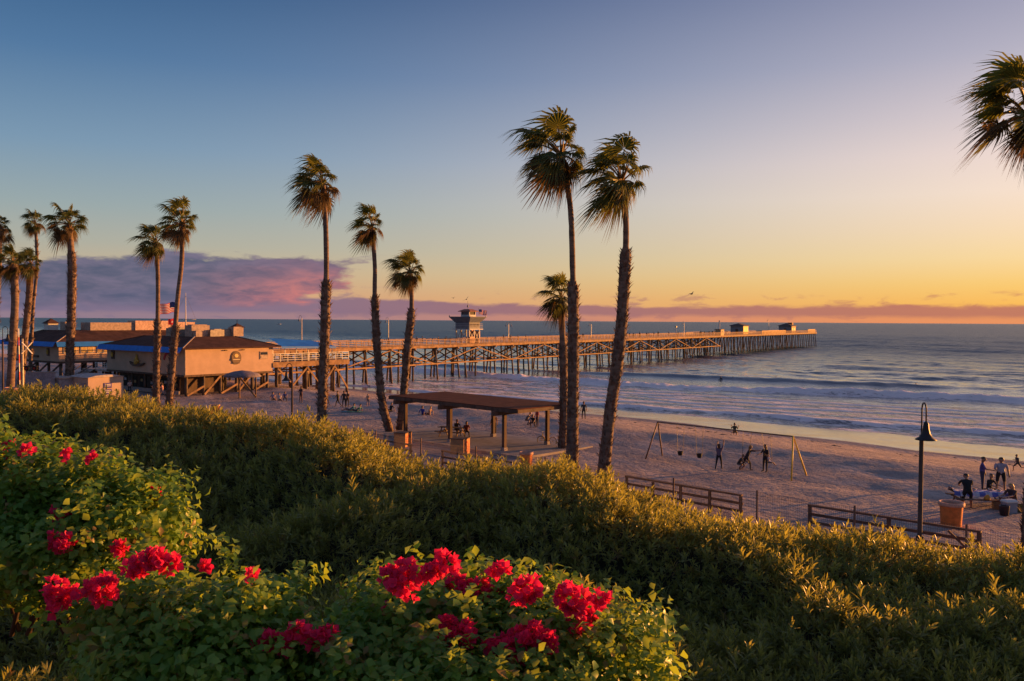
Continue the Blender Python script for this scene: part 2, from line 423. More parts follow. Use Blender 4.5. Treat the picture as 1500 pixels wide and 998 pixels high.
def sea_mat():
    m = bpy.data.materials.new('sea_water'); m.use_nodes = True; t = m.node_tree; p = t.nodes['Principled BSDF']
    g = t.nodes.new('ShaderNodeNewGeometry'); x, y, z = split(t, g.outputs['Position'])
    s = x * NX + y * NY; tv = x * NY - y * NX
    an = t.nodes.new('ShaderNodeAttribute'); an.attribute_name = 'foam'; foam = E(t, an.outputs['Fac'])
    v1 = combine(t, s, tv * 0.35, 0.0); v2 = combine(t, s * 0.9 + tv * 0.25, tv * 0.5, 4.0)
    f1 = noise(t, v1, 0.55, 6, 0.65, 0.6); f2 = noise(t, v1, 2.4, 4, 0.6, 0.3)
    fm = (foam * 0.95 + (f1 - 0.5) * 1.5 + (f2 - 0.5) * 1.0).sstep(0.50, 0.78)
    shallow = s.sstep(210.0, 105.0)
    base = mixc(t, shallow, (.012, .052, .075), (.14, .125, .14))
    base = mixc(t, fm, base, (.86, .72, .69))
    t.links.new(base, p.inputs['Base Color'])
    t.links.new((fm * 0.34 + 0.05 + s.sstep(140.0, 420.0) * 0.31).s, p.inputs['Roughness']); p.inputs['IOR'].default_value = 1.33
    far = s.sstep(150.0, 320.0)
    h = noise(t, v1, 0.9, 4, 0.6, 0.2) * (far * 1.1 + 0.15) + noise(t, v2, 0.22, 3, 0.55) * far * 1.9 + noise(t, v1, 3.6, 3, 0.6) * 0.09 + noise(t, combine(t, s, tv * .3, 9.), 0.05, 3, .5) * s.sstep(300., 900.) * 5.0 + fm * (f2 * 0.55 + noise(t, v1, 7.0, 3, .6) * 0.22)
    b = t.nodes.new('ShaderNodeBump'); b.inputs['Strength'].default_value = 0.9; b.inputs['Distance'].default_value = 0.5
    t.links.new(h.s, b.inputs['Height']); t.links.new(b.outputs[0], p.inputs['Normal'])
    return m
me = np_mesh('sea', np.stack([X.ravel(), Yc.ravel(), Zs.ravel()], 1), grid_faces(*S.shape), sea_mat(), smooth=True)
a = me.attributes.new('foam', 'FLOAT', 'POINT'); a.data.foreach_set('value', foam.ravel().astype(np.float32))
tag(link('sea', me), kind='structure')

# ---- paved path and the shelter's concrete pad
m_pave = mat('paving', (.23, .20, .21), .9, .15, 1.5, .01, 12)
m_conc = mat('concrete', (.33, .29, .26), .9, .16, 1.8, .008, 14)
def strip(s0, s1, t0, t1, dz, name, m, step=2.0):
    s_ = np.linspace(s0, s1, 6); t_ = np.arange(t0, t1, step); S, T = np.meshgrid(s_, t_, indexing='ij'); X, Y = xy(S, T)
    me = np_mesh(name, np.stack([X.ravel(), Y.ravel(), ground(X, Y).ravel() + dz], 1), grid_faces(*S.shape)[:, ::-1], m, smooth=True)
    return tag(link(name, me), kind='structure')
strip(32.5, 41.5, -200, -36, .07, 'path', m_pave, 1.0)
# ================================================================== COMMON MATERIALS
m_wood = mat('dark_timber', (.10, .06, .042), .8, .35, 2.0, .01, 9, stretch=(1, 1, .3))
m_pier = mat('pier_timber', (.28, .165, .085), .85, .35, 1.2, .02, 6)
m_pile = mat('pier_pile', (.12, .085, .062), .85, .4, .8, .03, 5)
m_rail = mat('rail_timber', (.38, .23, .12), .8, .25, 1.0)
m_white = mat('white_paint', (.62, .60, .57), .55, .08, 2.0)
m_iron = mat('dark_iron', (.035, .03, .03), .5, .3, 3.0, metal=.4)
m_steel = mat('steel', (.25, .23, .22), .5, .2, 3.0, metal=.6)
m_terra = mat('terracotta', (.66, .19, .045), .8, .18, 4.0, .006, 20)
m_black = mat('black', (.012, .012, .013), .7, .2, 3.0)
m_glass = mat('dark_glass', (.03, .035, .04), .08, .2, 1.0, spec=.6)

# ================================================================== SHELTER
def shelter():
    L = Vector((-10.2, 71, 0)); T_ = Vector((-6.7, 76, 0)); B = Vector((0.35, 60.6, 0)); Rr = Vector((3.9, 65.6, 0))
    ux = (B - L).normalized(); uy = (T_ - L).normalized(); uy = (uy - ux * uy.dot(ux)).normalized()
    W = 14.9; D = 6.1; zr = 5.62
    pz = gz(-3, 66) + 0.16
    # pad
    a = math.atan2(ux.y, ux.x)
    ctr = L + ux * W / 2 + uy * D / 2
    pad = MB(); 
    pts = [L + ux * (-1.6) + uy * (-.5), L + ux * (W + 1.0) + uy * (-.5), L + ux * (W + 1.0) + uy * (D + 1.2), L + ux * (-1.6) + uy * (D + 1.2)]
    pad.prism([(p.x, p.y) for p in pts], pz - .35, pz)
    tag(pad.build('concrete_pad', m_conc), kind='structure')
    t = thing('picnic_shelter', (ctr.x, ctr.y, pz), 'flat brown roofed open picnic shelter on timber posts beside the beach', 'shelter')
    o = Vector((ctr.x, ctr.y, pz)); m_roof = mat('shelter_roof', (.125, .046, .028), .95, .22, 1.2, .01, 10, spec=.08)
    def P(x, y, z): return L + ux * x + uy * y + Vector((0, 0, z)) - o
    rm = Matrix.Rotation(a, 3, 'Z')
    rb = MB(); tilt = 0.0
    rb.box(P(W / 2, D / 2, zr), (W, D, .16), rot=rm)
    rb.build('roof', m_roof, t)
    for y in (-.03, D + .03):
        f = MB(); f.beam(P(-.03, y, zr - .10), P(W + .03, y, zr - .10), .06, .26); f.build('fascia', m_wood, t)
    for x in (-.035, W + .035):
        f = MB(); f.beam(P(x, 0, zr - .10), P(x, D, zr - .10), .06, .24); f.build('fascia', m_wood, t)
    cols = (1.3, 6.9, 12.9)
    for x in cols:
        b = MB(); b.beam(P(x, -.5, zr - .36), P(x, D + .35, zr - .36), .22, .34); b.build('cross_beam', m_wood, t)
    for k in range(6):
        b = MB(); y = .4 + k * (D - .8) / 5; b.beam(P(.1, y, zr - .13), P(W - .1, y, zr - .13), .10, .12); b.build('purlin', m_wood, t)
    for x in cols:
        for y in (.7, D - .7):
            b = MB(); b.beam(P(x, y, pz), P(x, y, zr - .5), .25, .25, up=tuple(ux)); b.build('post', m_wood, t)
            b = MB(); b.box(P(x, y, pz + .12), (.36, .36, .24), rot=rm); b.build('post_footing', m_conc, t)
    return P, o, pz, ux, uy
SH_P, SH_O, SH_Z, SH_X, SH_Y = shelter()

# ================================================================== PICNIC TABLES
def picnic_table(loc, rz, label, Lg=2.3, m=None):
    m = m or mat('table_timber', (.13, .075, .05), .8, .3, 2.0)
    t = thing('picnic_table', loc, label, 'picnic table', 'picnic tables', rz)
    for k in range(5):
        b = MB(); b.box((0, -.32 + k * .16, .75), (Lg, .145, .045)); b.build('plank', m, t)
    for sy in (-1, 1):
        for k in range(2):
            b = MB(); b.box((0, sy * (.66 + k * .15), .45), (Lg, .14, .045)); b.build('bench_plank', m, t)
    for sx in (-1, 1):
        x = sx * (Lg / 2 - .35)
        for sy in (-1, 1):
            b = MB(); b.beam((x, sy * .25, .72), (x, sy * .72, 0), .09, .05, up=(1, 0, 0)); b.build('leg', m, t)
        b = MB(); b.beam((x + .06 * sx, -.82, .40), (x + .06 * sx, .82, .40), .05, .1); b.build('bench_bearer', m, t)
    return t
pt = (SH_P(4.6, 2.9, 0) + SH_O); picnic_table((pt.x, pt.y, SH_Z), R(-25), 'dark picnic table under the flat shelter roof')

# ================================================================== FENCES
def on_line(px, s):
    """point where photo column px meets the shore-parallel line s"""
    u = (px - 750) / FPX; d = s / (u * NX + NY); x = u * d
    return Vector((x, d, gz(x, d)))
m_rwood = mat('railing_timber', (.17, .082, .05), .8, .3, 2.0, .006, 12, stretch=(1, 1, 1))
def railing(p0, p1, s, label, posts, brace=False):
    a, b = on_line(p0, s), on_line(p1, s)
    t = thing('timber_railing', a, label, 'railing', 'timber railings beside the path')
    n = posts; top = 1.12
    for k in range(n):
        q = a.lerp(b, k / (n - 1)) - a; q.z = gz(a.x + q.x, a.y + q.y) - a.z
        m = MB(); m.beam(q - Vector((0, 0, .2)), q + Vector((0, 0, top - .01)), .14, .14); m.build('post', m_rwood, t)
    d = (b - a); dn = d.normalized(); side = Vector((dn.y, -dn.x, 0)) * -.0
    for z, h in ((top + .03, .09), (.72, .13), (.34, .13)):
        q0 = Vector((0, 0, z)); q1 = d.copy(); q1.z = gz(b.x, b.y) - a.z + z
        sd = Vector((-dn.y, dn.x, 0)) * (0 if z > 1 else .095)
        m = MB(); m.beam(q0 - dn * .08 + sd, q1 + dn * .08 + sd, .16 if z > 1 else .05, h); m.build('rail', m_rwood, t)
    if brace:
        m = MB(); m.beam(d + Vector((-.9, .75, 1.0)), d + Vector((-.1, .1, .1)), .06, .09); m.build('brace', m_rwood, t)
    return t
railing(920, 1088, 38.0, 'brown three rail timber railing ending just left of the swing frame legs', 5)
railing(1190, 1440, 38.4, 'brown three rail timber railing crossed by the bell shaded lamp post', 3, True)
railing(649, 766, 36.9, 'low brown timber railing in front of the shelter pad', 4)
railing(530, 602, 36.9, 'short brown timber railing left of the shelter below its left post', 3)
railing(300, 338, 36.5, 'short brown timber railing beside the orange bin at the path', 3)

def wire_fence():
    pxs = [430, 551, 617, 698, 800, 890, 989, 1112, 1256, 1421, 1600]; s = 35.4
    pts = [on_line(p, s) for p in pxs]; o = pts[0]
    t = thing('wire_fence', o, 'see through wire mesh fence on thin rusty posts along the hedge', 'fence')
    mp = mat('rusty_post', (.20, .11, .075), .75, .3, 4.0); H = 2.0
    for p in pts:
        m = MB(); q = p - o; m.tube([q - Vector((0, 0, .3)), q + Vector((0, 0, H + .08))], .045, 8); m.build('post', mp, t)
    w = MB(); wv = []; wf = []
    a, b = pts[0], pts[-1]; L = (b - a).length; dn = (b - a).normalized(); n = int(L / .085)
    sd = Vector((-dn.y, dn.x, 0)) * .05
    def wire(p, q, r):
        d = (q - p).normalized(); x = d.cross(Vector((.3, .8, .5))).normalized() * r; y = d.cross(x).normalized() * r
        k = len(wv)
        for c in (p, q):
            for e in (x, -.5 * x + .87 * y, -.5 * x - .87 * y): wv.append(tuple(c + e))
        for i in range(3): wf.append((k + i, k + (i + 1) % 3, k + 3 + (i + 1) % 3, k + 3 + i))
    zs = lambda p: gz(p.x, p.y) - o.z
    for k in range(n):
        p = a + dn * (k * .085); q = p - o; q.z = zs(p)
        wire(q + sd + Vector((0, 0, .05)), q + sd + Vector((0, 0, H)), .0045)
    for j in range(14):
        z = .08 + j * (H - .1) / 13
        for k in range(len(pts) - 1):
            p0 = pts[k] - o; p1 = pts[k + 1] - o
            wire(p0 + sd + Vector((0, 0, z)), p1 + sd + Vector((0, 0, z)), .005)
    w.v, w.f, w.m = wv, wf, [0] * len(wf)
    tag(w.build('wire_mesh', mat('wire', (.12, .085, .075), .6, .2, 3.0, metal=.3), t), kind='stuff')
wire_fence()

# ================================================================== LAMPS
def bell_lamp(loc, H, label, arms=1, rz=0.0):
    t = thing('street_lamp', loc, label, 'lamp post', 'bell shaded lamp posts', rz)
    m = MB(); m.tube([(0, 0, -.3), (0, 0, .9), (0, 0, .95), (0, 0, H - 1.35)], [.13, .13, .095, .085], 12); m.build('pole', m_wood, t, True)
    m = MB(); m.tube([(0, 0, .9), (0, 0, 1.0)], [.16, .15], 12); m.build('pole_collar', m_iron, t, True)
    for sx in ((-1,) if arms == 1 else (-1, 1)):
        pts = [(0, 0, H - 1.5)] + [(sx * (.26 - .26 * math.cos(a)), 0, H - .30 + .30 * math.sin(a)) for a in [i * math.pi / 10 for i in range(11)]]
        pts.append((sx * .52, 0, H - .72))
        m = MB(); m.tube(pts, .032, 8); m.build('arm', m_iron, t, True)
        zc = H - .82
        m = MB(); m.lathe((sx * .52, 0, zc), [(.03, .10), (.07, .06), (.10, 0), (.12, -.2), (.17, -.40), (.27, -.55), (.40, -.63), (.41, -.66), (.385, -.655), (.24, -.54), (.10, -.3)], 20)
        sh = m.build('lamp_shade', m_iron, t, True)
        m = MB(); m.lathe((sx * .52, 0, zc - .50), [(0.001, .12), (.08, .08), (.10, 0), (.06, -.09), (.001, -.11)], 10); m.build('bulb', m_white, sh, True)
    return t
p = foot(1352, 35.0)
bell_lamp(p, 8.75 - p.z, 'tall brown lamp post with one bell shade standing by the timber railing', 1, R(82))
p = foot(428, 73)
bell_lamp(p, 8.0 - p.z + .2, 'brown lamp post with hooped top at the beach left of the tall palm', 1, R(-8))
p = foot(4, 84)
bell_lamp(p, 11.1 - p.z, 'bell shaded lamp post at the extreme left beside the palms', 1, R(180))

# ================================================================== BINS AND CONCRETE BOXES
def barrel(loc, r, h, label, name='litter_bin', tilt=0):
    t = thing(name, loc, label, 'litter bin', 'round terracotta coloured litter bins')
    m = MB(); m.lathe((0, 0, 0), [(.001, 0), (r * .80, 0), (r * .82, .02), (r * .93, h * .86), (r * .93, h * .9)], 24); m.build('bin_body', m_terra, t, True)
    m = MB(); m.lathe((0, 0, 0), [(r * .92, h * .84), (r * 1.06, h * .85), (r * 1.08, h * .9), (r * 1.06, h * .985), (r, h), (r * .86, h * .99), (r * .80, h * .93), (r * .78, h * .7)], 24)
    m.build('rim', mat('bin_rim', (.55, .30, .21), .75, .15, 5.0), t, True)
    m = MB(); m.lathe((0, 0, 0), [(r * .80, h * .80), (.001, h * .78)], 24); m.build('bin_liner', m_black, t)
    return t
barrel(place(1393, 771), .55, 1.18, 'large terracotta litter bin with pale rim in front of the beach picnic table')
barrel(place(316, 607), .42, 1.0, 'small orange litter bin on sand near the restaurant piles')
barrel(foot(772, 55.5), .44, 1.15, 'terracotta litter bin at the front right corner of the shelter pad')
barrel(foot(505, 66), .44, 1.05, 'terracotta litter bin half behind the hedge left of the shelter')
barrel(foot(20, 86) + Vector((0, 0, .45)), .85, 1.9, 'wide orange planter tub at the foot of the left palms', 'planter_tub')

def emblem_box(px, py, sz, label):
    p = place(px, py)
    t = thing('concrete_box', p + Vector((0, 0, .0)), label, 'concrete bin box', 'square concrete boxes with red emblems', R(-22))
    m = MB(); m.box((0, 0, sz * .55), (sz, sz, sz * 1.1)); m.build('box_body', mat('box_concrete', (.50, .23, .10), .85, .12, 3.0), t)
    m = MB(); m.box((0, 0, sz * 1.1 + .03), (sz * 1.06, sz * 1.06, .06)); m.build('lid', m_wood, t)
    me_ = MB(); n = 20
    # ring emblem with a small flame-like figure, lying on the sunny face
    x = sz / 2 + .006; zc = sz * .55
    vs = []; 
    for k in range(n):
        a = 2 * math.pi * k / n
        vs.append((x, .36 * sz * math.cos(a), zc + .40 * sz * math.sin(a))); vs.append((x, .25 * sz * math.cos(a), zc + .28 * sz * math.sin(a)))
    me_.add(vs, [(2 * k, 2 * ((k + 1) % n), 2 * ((k + 1) % n) + 1, 2 * k + 1) for k in range(n)])
    me_.add([(x, -.10 * sz, zc - .15 * sz), (x, .10 * sz, zc - .15 * sz), (x, .12 * sz, zc), (x, .02 * sz, zc + .17 * sz), (x, -.09 * sz, zc + .03 * sz)], [(0, 1, 2, 3, 4)])
    me_.build('emblem', mat('emblem_red', (.42, .025, .015), .7, .1, 2.0), t)
    return t
emblem_box(590, 655, 1.0, 'square concrete box with red emblem under the left shelter post')
emblem_box(674, 666, 1.05, 'square concrete box with red emblem in front of the shelter railing')

def fountain(p):
    t = thing('drinking_fountain', p, 'small yellow lit drinking fountain left of the curved palm bases', 'drinking fountain')
    m = MB(); m.tube([(0, 0, 0), (0, 0, 1.0)], [.16, .13], 10); m.build('pedestal', m_conc, t, True)
    m = MB(); m.lathe((-.22, 0, .85), [(.02, .0), (.2, .04), (.27, .14), (.24, .14), (.1, .07), (.01, .06)], 14); m.build('bowl', m_iron, t, True)
    m = MB(); m.tube([(0, 0, 1.0), (0, 0, 1.12), (-.12, 0, 1.16)], .025, 6); m.build('spout', m_steel, t, True)
fountain(foot(541, 66))

def notice(p):
    t = thing('notice_board', p, 'small pale notice board at the foot of the hooped lamp post', 'notice board', rz=R(30))
    for x in (-.3, .3):
        m = MB(); m.box((x, 0, .75), (.07, .07, 1.5)); m.build('post', m_wood, t)
    m = MB(); m.box((0, -.04, 1.05), (.8, .03, 1.0)); b = m.build('board', mat('board_cream', (.62, .52, .40), .7, .1, 3.0), t)
    for k in range(5):
        m = MB(); m.box((0 if k else -.1, -.058, 1.40 - k * .16), (.55 if k else .4, .006, .05)); m.build('print_line', m_wood, b)
notice(foot(437, 71))

# ================================================================== SWINGS
def swing_set():
    A = place(963, 671); Bq = place(1161, 699)
    u = (Bq - A); u.z = 0; L = u.length; u.normalize(); v = Vector((-u.y, u.x, 0))
    t = thing('swing_frame', A, 'long yellow and brown tube swing frame on the sand with four swings', 'swing set')
    H = 2.55
    mY = mat('yellow_tube', (.78, .50, .05), .45, .12, 3.0); mB = mat('rusty_tube', (.16, .09, .06), .6, .3, 3.0)
    m = MB(); m.tube([u * 0 + Vector((0, 0, H)), u * L + Vector((0, 0, H))], .042, 8); m.build('top_bar', mB, t, True)
    for x, mt in ((0, mB), (L, mY)):
        for sgn in (-1, 1):
            m = MB(); m.tube([u * x + Vector((0, 0, H + .02)), u * (x + (.45 if x else -.3)) + v * (sgn * 1.05) + Vector((0, 0, -.1))], .052, 8); m.build('leg', mt, t, True)
    def swing(x, ang, kind, lab=None, twist=.28):
        top = u * x + Vector((0, 0, H)); ln = 1.95; b = v * (math.sin(ang) * ln) - Vector((0, 0, math.cos(ang) * ln))
        s = MB()
        if kind == 'bucket':
            s.lathe(top + b + Vector((0, 0, -.05)), [(.01, -.16), (.13, -.15), (.18, 0), (.19, .14), (.17, .14), (.13, 0)], 12)
        else:
            s.beam(top + b - u * .25, top + b + u * .25, .17, .035)
        seat = s.build('swing_seat', m_black, t)
        for sg in (-1, 1):
            c = MB(); c.tube([top + u * (sg * .3), top + b + u * (sg * .22)], .011, 5); c.build('chain', m_iron, seat)
        return A + top + b
    s1 = swing(1.9, 0.0, 'bucket'); s2 = swing(3.4, .03, 'bucket')
    s3 = swing(L * .49, 1.35, 'seat'); s4 = swing(L * .69, -.12, 'seat'); s5 = swing(L * .82, .22, 'seat')
    return A, u, v, L, s3, s4, s5
SW = swing_set()
# ================================================================== PIER
PD = Vector((0.545, 0.838, 0)).normalized(); PN = Vector((PD.y, -PD.x, 0))      # along, and towards the camera-right side
PO = Vector((-46.4, 125.0, 0)); PL = 370.0; PM = 226.0; DZ = 6.95
def pier():
    t = thing('pier', PO, 'long timber pier on battered piles running out across the surf', 'pier')
    W = 6.6; WE = 13.5
    d = MB(); d.beam(PN * (-W / 2) + Vector((0, 0, DZ - .12)), PN * (-W / 2) + PD * PM + Vector((0, 0, DZ - .12)), W, .22); d.build('deck', m_pier, t)
    d = MB(); d.beam(PN * (-WE / 2) + PD * (PM + .01) + Vector((0, 0, DZ - .12)), PN * (-WE / 2) + PD * PL + Vector((0, 0, DZ - .12)), WE, .24); d.build('deck', m_pier, t)
    for off in (.06, -W - .06):
        d = MB(); d.beam(PN * off + Vector((0, 0, DZ - .30)), PN * off + PD * (PM - .05) + Vector((0, 0, DZ - .30)), .12, .52); d.build('stringer', m_pier, t)
    for off in (.07, -WE - .07):
        d = MB(); d.beam(PN * off + PD * PM + Vector((0, 0, DZ - .30)), PN * off + PD * PL + Vector((0, 0, DZ - .30)), .12, .52); d.build('stringer', m_pier, t)
    pile_me = {}
    def pile(x, off, lean, leanx=0.0):
        b = PO + PD * x + PN * off
        z0 = min(0.0, gz(b.x, b.y)) - 1.0 if gz(b.x, b.y) < 0 else gz(b.x, b.y) - .6
        L = DZ - .5 - z0
        q = (round(L), round(lean, 1), round(leanx, 1))
        if q not in pile_me:
            m = MB(); m.tube([Vector((0, 0, 0)), -PN * (0) + PN * lean * L * .5 + PD * leanx * L * .5 - Vector((0, 0, L / 2)), PN * lean * L + PD * leanx * L - Vector((0, 0, L + .3))], [.17, .185, .2], 8)
            pile_me[q] = m.mesh('pile', m_pile, True)
        link('pile', pile_me[q], t, PD * x + PN * off + Vector((0, 0, DZ - .5)))
    sp = 7.0; n = int(PM / sp)
    ZL = 2.95
    for k in range(n + 1):
        x = k * sp + 1.0
        if x > PM: break
        pile(x, -.25, .10, random.choice((0, .0, .05, -.05))); pile(x, -W + .25, -.10, random.choice((0, .05, -.05)))
        pile(x + .5, -W / 2, 0.0, random.choice((.06, -.06, .03)))
        if k % 3 == 0: pile(x + 3.4, -.9, .06, random.choice((.08, -.08)))
        m = MB(); m.beam(PD * x + PN * .45 + Vector((0, 0, DZ - .66)), PD * x - PN * (W + .45) + Vector((0, 0, DZ - .66)), .3, .34); m.build('pile_cap', m_pier, t)
        m = MB(); m.beam(PD * x + PN * .35 + Vector((0, 0, ZL)), PD * x - PN * (W + .35) + Vector((0, 0, ZL)), .22, .26); m.build('cross_tie', m_pier, t)
        for sg in (0, 1):
            a, b = (PN * .1, -PN * (W + .1)); a, b = (a, b) if sg else (b, a)
            m = MB(); m.beam(PD * (x + .2 * (1 if sg else -1)) + a + Vector((0, 0, ZL)), PD * (x + .2 * (1 if sg else -1)) + b + Vector((0, 0, DZ - .8)), .1, .24); m.build('cross_brace', m_pile, t)
        if x + sp < PM:
            pile(x + 5.2, -W * .7, random.choice((-.04, .03)), random.choice((.05, -.07)))
            for off in (.38, -W - .38):
                m = MB(); m.beam(PD * x + PN * off + Vector((0, 0, ZL + .26)), PD * (x + sp) + PN * off + Vector((0, 0, ZL + .26)), .14, .26); m.build('side_tie', m_pier, t)
            off = .30 if True else 0
            z0, z1 = (ZL + .1, DZ - .7) if k % 4 < 2 else (DZ - .7, ZL + .1)
            zm = (z0 + z1) / 2
            za, zb = (z0, zm) if k % 2 == 0 else (zm, z1)
            for off, mm in ((.27, m_pier), (-W - .27, m_pier), (-W / 2, m_pile)):
                m = MB(); m.beam(PD * x + PN * off + Vector((0, 0, za if mm is m_pier else DZ - .8 if k % 2 else ZL)), PD * (x + sp) + PN * off + Vector((0, 0, zb if mm is m_pier else ZL if k % 2 else DZ - .8)), .1, .19 if mm is m_pier else .26); m.build('side_brace', mm, t)
    x = PM + 1.2; k = 0
    while x < PL + .1:
        lx = .10 * math.sin(k * 1.9)
        if PM + 60 < x < PM + 105: lx = .16 if k % 2 else -.16
        pile(x, -.3, .09, lx); pile(x, -WE + .3, -.09, -lx)
        if k % 3 == 0: pile(x + .5, -WE / 2, .0, 0)
        m = MB(); m.beam(PD * x + PN * .4 + Vector((0, 0, DZ - .66)), PD * x - PN * (WE + .4) + Vector((0, 0, DZ - .66)), .3, .34); m.build('pile_cap', m_pier, t)
        x += 3.7; k += 1
    # railings
    def rails(off, x0, x1):
        for z, h in ((1.10, .12), (.78, .09), (.46, .09), (.16, .09)):
            m = MB(); m.beam(PD * x0 + PN * off + Vector((0, 0, DZ + z)), PD * x1 + PN * off + Vector((0, 0, DZ + z)), .06 if z < 1 else .18, h); m.build('rail', m_rail, t)
        p = MB(); x = x0
        while x <= x1:
            q = PD * x + PN * (off + (-.08 if off > -1 else .08)); p.beam(q + Vector((0, 0, DZ)), q + Vector((0, 0, DZ + 1.05)), .10, .10, up=tuple(PD)); x += 2.0
        tag(p.build('railing_posts', m_rail, t), kind='stuff')
    rails(-.1, 0, PM); rails(-W + .1, 0, PM); rails(-.1, PM, PL); rails(-WE + .1, PM, PL)
    # end rail
    for z, h in ((1.10, .12), (.78, .09), (.46, .09), (.16, .09)):
        m = MB(); m.beam(PD * (PL - .1) - PN * .1 + Vector((0, 0, DZ + z)), PD * (PL - .1) - PN * WE + Vector((0, 0, DZ + z)), .06, h); m.build('rail', m_rail, t)
    # low solid windbreak stretches of the head
    for x0, x1, h in ((PM + 52, PM + 88, 1.5), (PL - 16, PL - 2, 1.7)):
        m = MB(); m.beam(PD * x0 - PN * .32 + Vector((0, 0, DZ + h / 2)), PD * x1 - PN * .32 + Vector((0, 0, DZ + h / 2)), .08, h); m.build('windbreak', m_rail, t)
pier()
def on_pier(px, off=-3.0):
    """deck point (x along the pier) under a photo column"""
    u = (px - 750) / FPX
    o = PO + PN * off
    x = (u * o.y - o.x) / (PD.x - u * PD.y)
    return o + PD * x + Vector((0, 0, DZ))
PA = math.atan2(PD.y, PD.x)

def pier_lamp(px, off, H, label, arms=1):
    p = on_pier(px, off); t = thing('pier_lamp', p, label, 'lamp post', 'lamp posts along the pier', PA)
    m = MB(); m.tube([(0, 0, 0), (0, 0, H)], [.07, .05], 6); m.build('pole', m_steel, t)
    for s in ((1, -1) if arms == 2 else (1,)):
        m = MB(); m.tube([(0, 0, H - .05)] + [(0, s * (.35 - .35 * math.cos(a)), H + .5 * math.sin(a)) for a in (.5, 1.0, 1.6, 2.2, 2.8)] + [(0, s * .7, H - .1)], .03, 5); m.build('arm', m_steel, t)
        m = MB(); m.lathe((0, s * .7, H - .5), [(.3, 0), (.22, .1), (.1, .3), (.04, .42)], 10); m.build('lamp_shade', m_steel, t)
pier_lamp(745, -.5, 4.2, 'double armed pier lamp post just right of the lifeguard tower', 2)
pier_lamp(442, -.5, 5.2, 'pier lamp post rising behind the restaurant awning end')
pier_lamp(569, -6.2, 5.0, 'pier lamp post between the two curved palms')
pier_lamp(866, -6.2, 4.2, 'pier lamp post left of the right leaning palm')
pier_lamp(1002, -6.2, 4.6, 'slim pier lamp post right of the pale capped post')
pier_lamp(1126, -10, 6.0, 'pier lamp post between the two huts on the pier head')

def post_box(px, off, H, label):
    p = on_pier(px, off); t = thing('pier_post', p, label, 'post', rz=PA)
    m = MB(); m.tube([(0, 0, 0), (0, 0, H)], [.16, .14], 8); m.build('shaft', m_white, t)
    m = MB(); m.box((0, 0, H + .25), (.55, .55, .5)); m.build('head', mat('pale_yellow', (.62, .55, .30), .6), t)
post_box(990, -.6, 3.1, 'pale post with a square head on the near pier rail')

